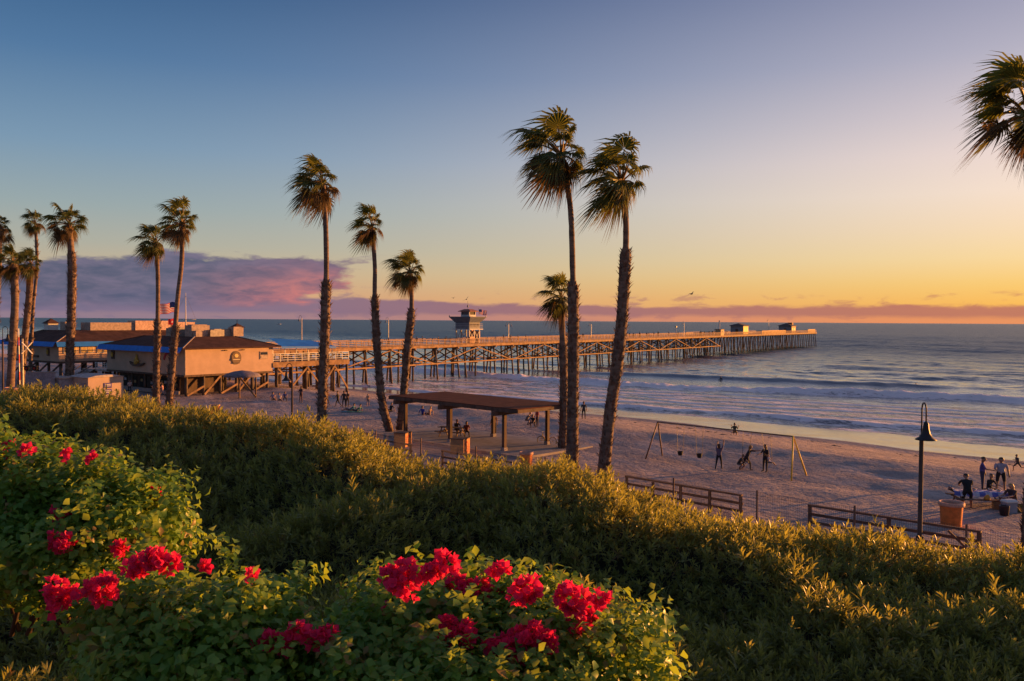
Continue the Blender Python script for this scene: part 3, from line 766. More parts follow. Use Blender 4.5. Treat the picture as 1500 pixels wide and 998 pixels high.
# ---- lifeguard tower on the pier
def tower():
    p = on_pier(685, -3.4)
    t = thing('lifeguard_tower', p, 'lifeguard tower with flared dark deck roof standing on the pier', 'lifeguard tower', rz=PA); t.scale = (1.1, 1.1, 1.08)
    mw = mat('tower_white', (.50, .47, .45), .7, .1, 1.5); mb = mat('tower_blue_grey', (.12, .14, .18), .7, .15, 1.5); mo = mat('tower_sunlit_orange', (.45, .24, .14), .7, .2, 1.5)  # orange of the sunlit panels is put into the base colour
    # legs and lattice, 0..2.7
    for x in (-1.7, 0, 1.7):
        for y in (-1.6, 1.6):
            m = MB(); m.beam((x, y, 0), (x, y, 2.8), .2, .2, up=(1, 0, 0)); m.build('leg', mw, t)
    for y in (-1.68, 1.68):
        for x0 in (-1.7, 0):
            for sg in (0, 1):
                z0, z1 = (0.1, 2.6) if sg else (2.6, 0.1)
                m = MB(); m.beam((x0, y + .05 * sg, z0), (x0 + 1.7, y + .05 * sg, z1), .05, .1); m.build('lattice_brace', mw, t)
    m = MB(); m.box((1.9, -.2, 1.25), (.12, 2.9, 2.5)); m.build('side_panel', mo, t)
    m = MB(); m.box((-1.4, -1.9, .7), (1.6, .5, 1.4)); m.build('store_box', mo, t)
    # stair
    for k in range(9):
        m = MB(); m.box((2.35 + .24 * (8 - k), .9, .28 + k * .30), (.26, .95, .05)); m.build('stair_step', mo, t)
    m = MB(); m.beam((4.6, .45, .1), (2.1, .45, 2.8), .06, .25); m.build('stair_stringer', mo, t)
    m = MB(); m.beam((4.6, 1.35, 1.1), (2.1, 1.35, 3.8), .05, .08); m.build('stair_rail', mo, t)
    # cabin
    m = MB(); m.box((0, 0, 2.88), (4.6, 4.3, .18)); m.build('cabin_floor', mw, t)
    m = MB(); m.box((0, 0, 3.62), (3.6, 3.4, 1.3)); m.build('cabin', mb, t)
    for x in (-1.15, 0, 1.15):
        m = MB(); m.box((x, -1.715, 3.75), (.9, .04, .6)); m.build('window', m_glass, t)
    for y in (-1.0, 0, 1.0):
        m = MB(); m.box((1.815, y, 3.75), (.04, .8, .6)); m.build('window', m_glass, t)
    for q0, q1 in (((-2.25, -2.1), (2.25, -2.1)), ((2.25, -2.1), (2.25, 2.1)), ((-2.25, -2.1), (-2.25, 2.1))):
        for z in (3.3, 3.6, 3.95):
            m = MB(); m.beam((*q0, z), (*q1, z), .04, .05); m.build('balcony_rail', mw, t)
    # flared hull-like upper deck
    m = MB(); pr = [(1.9, 4.27), (2.0, 4.4), (2.75, 5.3), (2.78, 5.42), (2.6, 5.42), (1.0, 5.35)]
    for i in range(len(pr) - 1):
        (r0, z0), (r1, z1) = pr[i], pr[i + 1]
        c = [(-1, -1), (1, -1), (1, 1), (-1, 1)]
        vs = [(a * r0, b * r0 * .95, z0) for a, b in c] + [(a * r1, b * r1 * .95, z1) for a, b in c]
        m.add(vs, [(k, (k + 1) % 4, 4 + (k + 1) % 4, 4 + k) for k in range(4)])
    m.build('flared_deck', mb, t)
    m = MB()
    for a, b in ((-2.7, -2.55), (2.7, -2.55), (2.7, 2.55), (-2.7, 2.55)): m.box((a, b, 5.5), (.14, .14, .3))
    m.build('corner_post', mw, t)
    # top cab
    m = MB(); m.box((.2, 0, 5.55), (2.2, 2.1, .5)); m.build('cab_wall', mw, t)
    for a, b in ((-.8, -.95), (1.2, -.95), (1.2, .95), (-.8, .95)):
        m = MB(); m.box((a, b, 6.15), (.18, .18, .72)); m.build('cab_post', mw, t)
    m = MB(); m.box((.2, 0, 6.15), (1.9, 1.8, .70)); m.build('cab_window', m_glass, t)
    m = MB(); m.add([(-1.3, -1.5, 6.52), (1.7, -1.5, 6.52), (1.7, 1.5, 6.52), (-1.3, 1.5, 6.52), (-.4, -.6, 6.95), (.8, -.6, 6.95), (.8, .6, 6.95), (-.4, .6, 6.95), (-1.3, -1.5, 6.42), (1.7, -1.5, 6.42), (1.7, 1.5, 6.42), (-1.3, 1.5, 6.42)],
        [(0, 1, 5, 4), (1, 2, 6, 5), (2, 3, 7, 6), (3, 0, 4, 7), (4, 5, 6, 7), (8, 9, 1, 0), (9, 10, 2, 1), (10, 11, 3, 2), (11, 8, 0, 3), (11, 10, 9, 8)])
    m.build('roof', mat('tower_roof', (.26, .10, .06), .8), t)
    m = MB(); m.tube([(0, 0, 6.9), (0, 0, 8.6)], .035, 5); m.build('antenna', m_steel, t)
    m = MB(); m.lathe((.0, 0, 7.3), [(.02, .5), (.16, .4), (.18, .1), (.05, 0)], 8); m.build('siren', m_steel, t)
tower()

# ---- huts on the pier head
def hut(px, off, w, dpt, h, rise, wall, wall2, label, chim=False):
    p = on_pier(px, off); t = thing('pier_hut', p, label, 'hut', 'huts on the pier head', PA)
    m = MB(); m.box((0, 0, h / 2), (w, dpt, h)); m.build('wall', wall, t)
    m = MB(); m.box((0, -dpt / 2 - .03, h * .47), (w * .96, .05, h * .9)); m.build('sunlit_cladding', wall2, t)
    for sx in (-.25, .2):
        m = MB(); m.box((sx * w, -dpt / 2 - .07, h * .55), (w * .22, .05, h * .3)); m.build('shutter', mat('hut_shutter', (.40, .26, .08), .6), t)
    e = .5
    m = MB(); m.add([(-w / 2 - e, -dpt / 2 - e, h), (w / 2 + e, -dpt / 2 - e, h), (w / 2 + e, dpt / 2 + e, h), (-w / 2 - e, dpt / 2 + e, h), (-w / 4, 0, h + rise), (w / 4, 0, h + rise),
        (-w / 2 - e, -dpt / 2 - e, h - .15), (w / 2 + e, -dpt / 2 - e, h - .15), (w / 2 + e, dpt / 2 + e, h - .15), (-w / 2 - e, dpt / 2 + e, h - .15)],
        [(0, 1, 5, 4), (1, 2, 5), (2, 3, 4, 5), (3, 0, 4), (6, 7, 1, 0), (7, 8, 2, 1), (8, 9, 3, 2), (9, 6, 0, 3), (9, 8, 7, 6)])
    rf = m.build('roof', mat('hut_roof', (.09, .07, .065), .85), t)
    if chim:
        m = MB(); m.box((w * .18, -dpt * .2, h + rise * .6), (2.2, 2.0, 1.5)); m.build('roof_vent_box', mat('hut_brown', (.22, .11, .06), .8), rf)
    m = MB(); m.box((-w / 2 - .03, 0, 1.1), (.05, 1.1, 2.2)); m.build('door', m_wood, t)
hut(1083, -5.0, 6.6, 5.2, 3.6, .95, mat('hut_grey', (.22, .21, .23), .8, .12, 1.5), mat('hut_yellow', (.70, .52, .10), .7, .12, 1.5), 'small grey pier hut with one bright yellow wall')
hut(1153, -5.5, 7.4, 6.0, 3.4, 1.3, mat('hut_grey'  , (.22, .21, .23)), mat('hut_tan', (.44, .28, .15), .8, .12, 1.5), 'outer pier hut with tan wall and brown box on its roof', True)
def sheds():
    p = on_pier(1054, -1.2); t = thing('bait_booth', p, 'small booth with a tall white mast on the near pier edge', 'booth', rz=PA)
    m = MB(); m.box((0, 0, 1.1), (3.4, 2.2, 2.2)); m.build('wall', mat('booth_tan', (.46, .30, .17), .75), t)
    m = MB(); m.box((0, 0, 2.27), (3.8, 2.6, .14)); m.build('roof', m_wood, t)
    m = MB(); m.tube([(-.3, 0, 2.3), (-.3, 0, 5.6)], .26, 8); m.build('mast', m_white, t)
    m = MB(); m.box((0, -1.13, 1.35), (1.6, .04, .8)); m.build('hatch', m_black, t)
sheds()

# ---- flags
def flag(name, loc, pole_h, w, h, kind, label, plabel, pole_r=.06, off=.0, azim=math.pi, pole=True):
    """a pole with its flag blown to the left; the flag is a thing of its own"""
    if pole:
        t = thing('flagpole', loc, plabel, 'flagpole')
        m = MB(); m.tube([(0, 0, 0), (0, 0, pole_h)], [pole_r, pole_r * .6], 8); m.build('shaft', m_white, t, True)
        m = MB(); m.lathe((0, 0, pole_h), [(.01, .2), (.09, .12), (.1, .06), (.01, 0)], 8); m.build('finial', m_steel, t, True)
    nx, ny = (26, 13)
    vs = []; fs = []; mi = []
    for i in range(nx + 1):
        for j in range(ny + 1):
            u = i / nx; v = j / ny
            x = u * w; z = -v * h - .16 * w * u * u + .04 * w * math.sin(u * 8) ; y = .09 * w * math.sin(u * 7.5 + v) * u
            vs.append((x * math.cos(azim) - y * math.sin(azim), x * math.sin(azim) + y * math.cos(azim), z))
    red = mat('flag_red', (.55, .04, .05), .7, .08, 2., transl=((.6, .05, .05), .4)); wh = mat('flag_white', (.72, .70, .68), .7, .05, 2., transl=((.7, .68, .66), .4)); bl = mat('flag_blue', (.03, .05, .20), .7, .08, 2.); ye = mat('flag_yellow', (.70, .52, .06), .7, .08, 2., transl=((.75, .55, .06), .4))
    for i in range(nx):
        for j in range(ny):
            fs.append((i * (ny + 1) + j, (i + 1) * (ny + 1) + j, (i + 1) * (ny + 1) + j + 1, i * (ny + 1) + j + 1))
            if kind == 'us': mi.append(2 if i < 10 and j < 7 else (0 if j % 2 == 0 else 1))
            elif kind == 'red': mi.append(1 if 9 < i < 15 and 4 < j < 9 else 0)
            else: mi.append(3)
    m = MB(); m.v, m.f, m.m = vs, fs, mi
    if kind == 'us':
        for a in range(6):
            for b in range(5):
                i0 = (a * 1.6 + 1) / nx; j0 = (b * 1.3 + .9) / ny; u, v = i0, j0; s = .012 * w
                for yy in (.012, -.012):
                    x = u * w; z = -v * h - .16 * w * u * u + .04 * w * math.sin(u * 8); y = .09 * w * math.sin(u * 7.5 + v) * u + yy
                    q = lambda x, z: (x * math.cos(azim) - y * math.sin(azim), x * math.sin(azim) + y * math.cos(azim), z)
                    m.add([q(x - s, z), q(x, z - s), q(x + s, z), q(x, z + s)], [(0, 1, 2, 3)], 1)
    o = m.build(name, [red, wh, bl, ye]); o.location = Vector(loc) + Vector((0, 0, pole_h - .1 - off)); tag(o, label, 'flag')
p = on_pier(701, -5.0)
flag('flag', p, 7.6, 1.9, 1.1, 'us', 'striped flag flying above the lifeguard tower', 'thin white flagpole beside the lifeguard tower', .05, azim=.2)
flag('warning_flag', p, 7.6, 1.3, 1.2, 'yellow', 'yellow warning flag below the striped flag at the lifeguard tower', None, off=2.0, azim=math.pi + .1, pole=False)
# ================================================================== PIER RESTAURANT
EX = Vector((.61, .7924, 0)); EY = Vector((-.7924, .61, 0))
BA = math.atan2(EX.y, EX.x)
m_wall = mat('stucco_tan', (.48, .335, .24), .85, .08, .8, .0015, 9)
m_roofb = mat('restaurant_roof', (.085, .045, .035), .95, .25, .9, .02, 7, spec=.08)
m_blue = mat('awning_blue', (.008, .15, .55), .6, .12, 1.0)
m_trim = mat('trim_pale', (.36, .27, .22), .7)
def mansard(t, x0, x1, y0, y1, ze, zt, run, fascia_sides, over=.7, fh=.58):
    """skirt roof with flat top over the rectangle (local x along the right wall, y along the left wall)"""
    a = [(x0 - over, y0 - over), (x1 + over, y0 - over), (x1 + over, y1 + over), (x0 - over, y1 + over)]
    b = [(x0 + run, y0 + run), (x1 - run, y0 + run), (x1 - run, y1 - run), (x0 + run, y1 - run)]
    m = MB(); m.add([(*p, ze) for p in a] + [(*p, zt) for p in b] + [(*p, ze - .12) for p in a], [(k, (k + 1) % 4, 4 + (k + 1) % 4, 4 + k) for k in range(4)] + [(4, 5, 6, 7)] + [(8 + k, 8 + (k + 1) % 4, (k + 1) % 4, k) for k in range(4)] + [(11, 10, 9, 8)])
    rf = m.build('roof', m_roofb, t)
    for k in range(4):
        m = MB(); m.beam((*a[k], ze + .04), (*b[k], zt + .04), .16, .06); m.build('hip_trim', m_trim if k == 0 else m_roofb, rf)
    n = {'right': (0, 1), 'back': (2, 3), 'left': (3, 0), 'end': (1, 2)}
    for s in fascia_sides:
        i, j = n[s]; c = Vector(((x0 + x1) / 2, (y0 + y1) / 2, 0))
        A_, B_ = Vector((*a[i], 0)), Vector((*a[j], 0)); d = (B_ - A_).normalized(); nrm = Vector((d.y, -d.x, 0))
        m = MB(); m.add([A_ + nrm * .05 + Vector((0, 0, ze + .10)), B_ + nrm * .05 + Vector((0, 0, ze + .10)), B_ + nrm * .45 + Vector((0, 0, ze - fh)), A_ + nrm * .45 + Vector((0, 0, ze - fh)),
                 A_ + nrm * .02 + Vector((0, 0, ze + .08)), B_ + nrm * .02 + Vector((0, 0, ze + .08)), B_ + nrm * .42 + Vector((0, 0, ze - fh)), A_ + nrm * .42 + Vector((0, 0, ze - fh))], [(0, 3, 2, 1), (4, 5, 6, 7), (0, 1, 5, 4), (3, 7, 6, 2)])
        m.build('blue_awning', m_blue, t)
    return rf
def disc(m, c, rx, rz, nrm, n=24, depth=.06, mi=0):
    """oval plate on a wall: c centre, nrm horizontal outward normal"""
    nrm = Vector(nrm); s = Vector((-nrm.y, nrm.x, 0)); vs = []
    for dd in (0, depth):
        for k in range(n):
            a = 2 * math.pi * k / n; vs.append(Vector(c) + s * rx * math.cos(a) + Vector((0, 0, rz * math.sin(a))) + nrm * dd)
    m.add(vs, [tuple(range(n, 2 * n)), tuple(range(n - 1, -1, -1))] + [(k, (k + 1) % n, n + (k + 1) % n, n + k) for k in range(n)], mi)

def restaurant():
    o = Vector((-40.3, 105, 0)); gz0 = gz(o.x, o.y)
    t = thing('pier_restaurant', o, 'tan pier restaurant with brown skirt roof and blue awning on piles', 'restaurant', rz=BA)
    LX, LY = 13.0, 19.0; zb, ze = 5.0, 8.35
    m = MB(); m.box((LX / 2, LY / 2, (zb + ze) / 2), (LX, LY, ze - zb)); m.build('wall', m_wall, t)
    m = MB(); m.box((LX / 2, LY / 2, zb - .13), (LX + .12, LY + .12, .24)); m.build('floor_beam', m_wood, t)
    rf = mansard(t, 0, LX + .2, 0, LY, ze, 9.65, 3.6, ('left',))
    m = MB(); m.box((.07, -.05, 6.6), (.12, .1, 3.2)); m.build('corner_trim', m_trim, t)
    # oval sign with carved bands
    m = MB(); disc(m, (LX * .56, -.005, 6.95), .78, .88, (0, -1, 0)); s = m.build('oval_sign', mat('sign_brown', (.09, .05, .035), .6), t)
    m = MB(); disc(m, (LX * .56, -.07, 6.95), .66, .74, (0, -1, 0), depth=.03); m.build('sign_field', mat('sign_tan', (.13, .075, .045), .6), s)
    m = MB(); m.box((LX * .56, -.12, 6.72), (1.44, .04, .26)); m.box((LX * .56, -.12, 6.28), (1.0, .04, .18)); m.build('sign_band', mat('sign_brown', ()), s)
    m = MB(); m.box((LX * .56, -.15, 6.72), (1.1, .03, .08)); m.build('sign_lettering', mat('sign_cream', (.62, .50, .32), .6), s)
    m = MB(); disc(m, (LX * .56, -.10, 7.22), .30, .24, (0, -1, 0), depth=.04); m.build('sign_emblem', mat('sign_gold', (.60, .42, .14), .5), s)
    # small window with board
    m = MB(); m.box((LX - 1.4, -.03, 7.15), (1.3, .08, 1.05)); w = m.build('window', m_trim, t)
    m = MB(); m.box((LX - 1.4, -.08, 7.40), (1.05, .04, .34)); m.build('pane', m_glass, w)
    m = MB(); m.box((LX - 1.4, -.08, 6.92), (1.05, .04, .34)); m.build('pane', mat('pane_tan', (.36, .27, .20), .5), w)
    for x in (LX * .44, LX * .64):
        m = MB(); m.box((x, -.10, 7.95), (.3, .25, .12)); m.build('wall_light', m_iron, t)
    # figures on the shaded wall
    m = MB(); pts = [(0, 12.4, 5.95), (0, 11.7, 5.72), (0, 10.3, 5.70), (0, 9.3, 5.95), (0, 9.0, 6.25), (0, 9.7, 6.1), (0, 11.7, 6.1), (0, 12.7, 6.35)]
    vs = [(x - .08, y, z) for x, y, z in pts] + [(x - .30, y, z) for x, y, z in pts]; n = len(pts)
    m.add(vs, [tuple(range(n)), tuple(range(2 * n - 1, n - 1, -1))] + [(k, n + k, n + (k + 1) % n, (k + 1) % n) for k in range(n)]); bt = m.build('boat_relief', mat('sign_brown', ()), t)
    m = MB(); m.tube([(-.2, 11.0, 6.0), (-.22, 11.0, 6.5), (-.22, 10.95, 6.8), (-.2, 10.95, 6.95), (-.2, 10.95, 7.3)], [.34, .30, .2, .14, .08], 8); m.tube([(-.22, 11.0, 6.65), (-.3, 10.5, 6.4), (-.3, 10.2, 6.5)], .09, 6)
    m.build('fisher_figure', mat('figure_yellow', (.50, .36, .08), .6), bt, True)
    m = MB(); m.box((-.06, 17.3, 7.05), (.12, .8, 1.15)); l = m.build('wall_plaque', mat('sign_brown', ()), t)
    m = MB(); m.lathe((-.16, 17.3, 6.7), [(.06, 0), (.2, .15), (.22, .5), (.1, .7)], 10); m.build('plaque_lantern', mat('figure_yellow', ()), l)
    m = MB()
    for k in range(14):
        a0 = math.pi * (.05 + .9 * k / 14); a1 = math.pi * (.05 + .9 * (k + 1) / 14)
        m.beam((-.06, 3.4 + 1.2 * math.cos(a0), 6.6 + 1.1 * math.sin(a0)), (-.06, 3.4 + 1.2 * math.cos(a1), 6.6 + 1.1 * math.sin(a1)), .32, .08, up=(1, 0, 0))
    m.build('arched_sign', mat('sign_red', (.35, .03, .05), .6), t)
    m = MB(); m.tube([(-.1, 6.0, 5.5), (-.12, 6.3, 6.0), (-.12, 6.35, 6.6), (-.1, 6.2, 7.0)], [.05, .22, .17, .04], 8); m.build('fish_relief', mat('sign_brown', ()), t)
    # lower storey under the left part
    m = MB(); m.box((4.3, LY / 2 + 1.2, (gz0 + zb) / 2 - .2), (6, LY - 4, zb - gz0 - .25)); m.build('lower_wall', m_wood, t)
    for k in range(6):
        y = 4.4 + k * 2.5
        m = MB(); m.box((1.27, y, gz0 + 1.25), (.06, 1.7, 1.4)); w = m.build('shop_window', m_black, t)
        for q in (-.45, .35):
            m = MB(); m.box((1.22, y + q, gz0 + 1.2 + .25 * (k % 2)), (.05, .5, .35)); m.build('shop_poster', mat('poster_pale' if (k + (q > 0)) % 2 else 'poster_warm', (.45, .45, .50) if (k + (q > 0)) % 2 else (.5, .3, .12), .6), w)
    m = MB(); m.box((.2, LY / 2 - 1, gz0 + .35), (.2, LY - 5, .5)); m.build('low_wall', m_conc, t)
    # piles
    pm = MB(); pm.tube([(0, 0, -.5), (0, 0, 5.0 - gz0)], [.2, .19], 8); pme = pm.mesh('pile', m_pile, True)
    for ix in range(6):
        for iy in range(5):
            x = .5 + ix * 2.4; y = .5 + iy * 3.2
            if 1.2 < x < 7.4 and y > 3: continue
            link('pile', pme, t, Vector((x, y, gz0 - .05)))
    for ix in range(5):
        m = MB(); x = .5 + ix * 2.4; m.beam((x, .25, gz0 + .1), (x + 2.4, .25, 4.8) if ix % 2 else (x + 2.4, .25, gz0 + 1.2), .1, .24); m.build('pile_brace', m_pier, t)
    # dining deck to the right of the wall
    X1 = 26.6; zf = 6.15
    m = MB(); m.box(((LX + X1) / 2 + .01, 4.0, zf - .1), (X1 - LX, 8, .2)); m.build('deck', m_pier, t)
    m = MB(); m.beam((LX + .02, -.02, zf - .42), (X1, -.02, zf - .42), .16, .62); m.build('deck_beam', m_pier, t)
    for z in (.25, .55, .85, 1.1):
        m = MB(); m.beam((LX + .1, .08, zf + z), (X1, .08, zf + z), .05, .06 if z < 1 else .1); m.build('deck_rail', m_white, t)
    for k in range(12):
        m = MB(); x = LX + .2 + k * 1.22; m.beam((x, .16, zf), (x, .16, zf + 1.08), .08, .08, up=(1, 0, 0)); m.build('rail_post', m_white, t)
    for k in range(5):
        m = MB(); x = LX + .4 + k * 2.0; m.beam((x, .5, zf), (x, .5, 8.4), .12, .12, up=(1, 0, 0)); m.build('awning_post', m_white, t)
    m = MB(); m.add([(LX + .95, -.7, 8.30), (LX + 10.5, -.7, 8.12), (LX + 8.2, 2.0, 8.95), (LX + .95, 2.0, 9.35), (LX + .95, -.7, 8.0), (LX + 10.5, -.7, 7.85), (LX + 10.5, 9, 7.85), (LX + 8.2, 6, 8.7)], [(0, 1, 2, 3), (4, 5, 1, 0), (1, 5, 6, 7, 2)])
    m.build('blue_awning', m_blue, t)
    for ix in range(6):
        for iy in range(3):
            x = LX + 1 + ix * 2.5; q = o + EX * x + EY * (.4 + iy * 3.4); g = gz(q.x, q.y)
            m = MB(); m.tube([(x, .4 + iy * 3.4, g - .5), (x, .4 + iy * 3.4, zf - .3)], [.2, .18], 8); m.build('pile', m_pile, t, True)
        if ix < 5:
            q = o + EX * (LX + 1 + ix * 2.5); g = gz(q.x, q.y)
            m = MB(); a, b = (g + .4, zf - .9) if ix % 2 else (zf - .9, g + .4)
            m.beam((LX + 1 + ix * 2.5, .15, a), (LX + 3.5 + ix * 2.5, .15, b), .09, .24); m.build('pile_brace', m_pier, t)
    # roof plant
    for x, y, w, d, h, mt in ((5.0, 5.2, 2.6, 1.6, 1.5, m_trim), (6.8, 4.6, 1.4, 1.4, .8, m_steel), (8.6, 5.5, 3.2, 1.5, .9, m_steel), (10.6, 4.9, 1.5, 1.3, 1.2, m_trim), (4.5, 9.0, 2.2, 2.0, 1.1, m_steel), (4.3, 4.1, .9, .9, .7, m_trim)):
        b = MB(); b.box((x, y, 9.62 + h / 2), (w, d, h)); b.box((x, y, 9.62 + h + .05), (w * .8, d * .8, .1)); b.build('roof_unit', mt, rf)
    b = MB(); b.box((11.6, 6.0, 10.2), (1.2, 1.2, 1.2)); b.build('cupola', m_trim, rf)
    for z in (9.9, 10.15, 10.4):
        b = MB(); b.box((11.6, 5.38, z), (.9, .05, .1)); b.build('cupola_louvre', m_wood, rf)
    b = MB(); b.add([(10.8, 5.2, 10.8), (12.4, 5.2, 10.8), (12.4, 6.8, 10.8), (10.8, 6.8, 10.8), (11.6, 6, 11.4)], [(0, 1, 4), (1, 2, 4), (2, 3, 4), (3, 0, 4), (3, 2, 1, 0)]); b.tube([(11.6, 6, 11.3), (11.6, 6, 11.9)], .04, 5); b.build('cupola_roof', m_roofb, rf)
    return o
RO = restaurant()

def annex():
    o = at_y(86, 510, 122); o.z = 0; g0 = gz(o.x, o.y)
    t = thing('restaurant_annex', o, 'further grey walled pier building with blue awning at far left', 'restaurant', rz=BA)
    LX, LY = 26.0, 17.0; zb, ze = 5.7, 8.45
    m = MB(); m.box((LX / 2, LY / 2, (zb + ze) / 2), (LX, LY, ze - zb)); m.build('wall', m_wall, t)
    m = MB(); m.box((LX / 2, LY / 2, zb - .15), (LX + .1, LY + .1, .28)); m.build('floor_beam', m_wood, t)
    rf = mansard(t, 0, LX, 0, LY, ze, 10.1, 3.8, ('left', 'right'))
    for k in range(8):
        m = MB(); m.box((1.6 + k * 2.4, -.04, 7.3), (1.9, .08, 1.0)); w = m.build('window', m_white, t)
        for q in (-.46, .46):
            m = MB(); m.box((1.6 + k * 2.4 + q, -.09, 7.3), (.8, .03, .8)); m.build('pane', mat('sun_reflect_glass', (.5, .36, .16), .25) if k < 5 else m_glass, w)  # orange panes: the sun's reflection painted into the glass colour
    m = MB(); m.box((-.05, 3.2, 7.0), (.1, .7, 1.1)); p_ = m.build('wall_plaque', mat('sign_brown', ()), t)
    m = MB(); m.lathe((-.14, 3.2, 6.65), [(.05, 0), (.18, .15), (.2, .5), (.08, .7)], 10); m.build('plaque_lantern', mat('figure_yellow', ()), p_)
    m = MB(); m.beam((-.15, 6.2, 6.3), (-.15, 9.4, 6.3), .2, .3); m.build('boat_relief', mat('sign_brown', ()), t)
    m = MB(); m.tube([(-.22, 8.6, 6.4), (-.22, 8.6, 7.2), (-.2, 8.55, 7.5)], [.28, .25, .1], 8); m.build('fisher_figure', mat('figure_yellow', ()), t, True)
    for ix in range(7):
        for iy in range(5):
            m = MB(); x = .6 + ix * 3.5; y = .6 + iy * 3.9; m.tube([(x, y, g0 - .6), (x, y, zb - .2)], [.2, .19], 8); m.build('pile', m_pile, t, True)
    for iy in range(4):
        m = MB(); m.beam((.5, .6 + iy * 3.9, zb - .4), (.5, 4.5 + iy * 3.9, g0 + 1.2), .1, .25); m.build('pile_brace', m_wood, t)
    for x, y, w, d, h, mt in ((10, 5.5, 7, 3, 1.2, m_trim), (16.5, 5.0, 6, 2.5, 1.5, mat('screen_sunlit', (.55, .36, .28), .8)), (22, 5.2, 4, 2.5, 1.3, mat('screen_sunlit', ())), (4.8, 7.5, 1.6, 1.6, 1.3, m_trim)):  # right-hand screens get a warmer colour, sunlight painted in
        b = MB(); b.box((x, y, 10.1 + h / 2), (w, d, h)); b.build('roof_screen', mt, rf)
    b = MB(); b.box((4.3, 12, 10.6), (1.5, 1.5, 1.0)); b.build('cupola', m_white, rf)
    b = MB(); b.add([(3.3, 11, 11.1), (5.3, 11, 11.1), (5.3, 13, 11.1), (3.3, 13, 11.1), (4.3, 12, 11.9)], [(0, 1, 4), (1, 2, 4), (2, 3, 4), (3, 0, 4), (3, 2, 1, 0)]); b.build('cupola_roof', m_roofb, rf)
annex()

def entry_terrace():
    o = at_y(150, 530, 119); o.z = gz(o.x, o.y)
    t = thing('entry_stairs', o, 'grey entry stairs and white railed landing between the two pier buildings', 'stairs', rz=BA)
    h = 2.5
    m = MB(); m.box((3, 1.5, h - .1), (6.5, 7.5, .2)); m.build('landing', m_conc, t)
    for k in range(13):
        b = MB(); b.box((-.45 - .3 * k, 3.0, h - .19 * (k + 1) + .1), (.31, 2.6, .12)); b.build('stair_step', m_conc, t)
    for y in (1.65, 4.35):
        b = MB(); b.beam((-.1, y, h + .9), (-4.3, y, .9), .07, .09); b.build('stair_rail', m_wood, t)
        b = MB(); b.beam((-.1, y, h - .1), (-4.3, y, .05), .1, .35); b.build('stair_stringer', m_wood, t)
    for k in range(7):
        b = MB(); b.box((-.2, -2.2 + k * .62, h + .5), (.07, .07, 1.0)); b.build('railing_post', m_white, t)
    for z in (.25, .5, .75, 1.0):
        b = MB(); b.beam((-.28, -2.2, h + z), (-.28, 1.6, h + z), .04, .06); b.build('railing_bar', m_white, t)
    for x in (.2, 3, 5.8):
        for y in (-1.8, 4.8):
            b = MB(); b.box((x, y, h / 2 - .1), (.25, .25, h)); b.build('post', m_wood, t)
    b = MB(); b.box((.6, -1.95, h + .55), (1.4, .05, .9)); b.build('glass_screen', mat('screen_glass', (.3, .32, .38), .2), t)
entry_terrace()

# ---- flags at the restaurant
pf = at_y(272, 494, 116); 
def yard_pole():
    t = thing('flagpole', pf, 'tall white ship mast flagpole with a yardarm on the restaurant roof', 'flagpole')
    H = 6.0
    m = MB(); m.tube([(0, 0, -.6), (0, 0, H)], [.11, .05], 8); m.build('shaft', m_white, t, True)
    m = MB(); m.tube([(-1.7, 0, 2.4), (1.4, 0, 2.4)], .045, 6); m.build('yardarm', m_white, t, True)
    for x in (-1.7, 1.4):
        m = MB(); m.tube([(x, 0, 2.4), (0, 0, H - .3)], .014, 4); m.tube([(x, 0, 2.4), (x * .6, 0, -.3)], .014, 4); m.build('halyard', m_steel, t)
yard_pole()
pq = at_y(257, 500, 112)
flag('flag', pq, 5.2, 2.0, 1.35, 'us', 'striped flag flying left between the two palms above the restaurant', 'white flagpole hidden partly by the leaning palm', .07, azim=math.pi - .1)
flag('red_flag', pq, 5.2, .95, .75, 'red', 'small red flag below the striped flag between two palms', None, off=2.1, azim=math.pi - .1, pole=False)

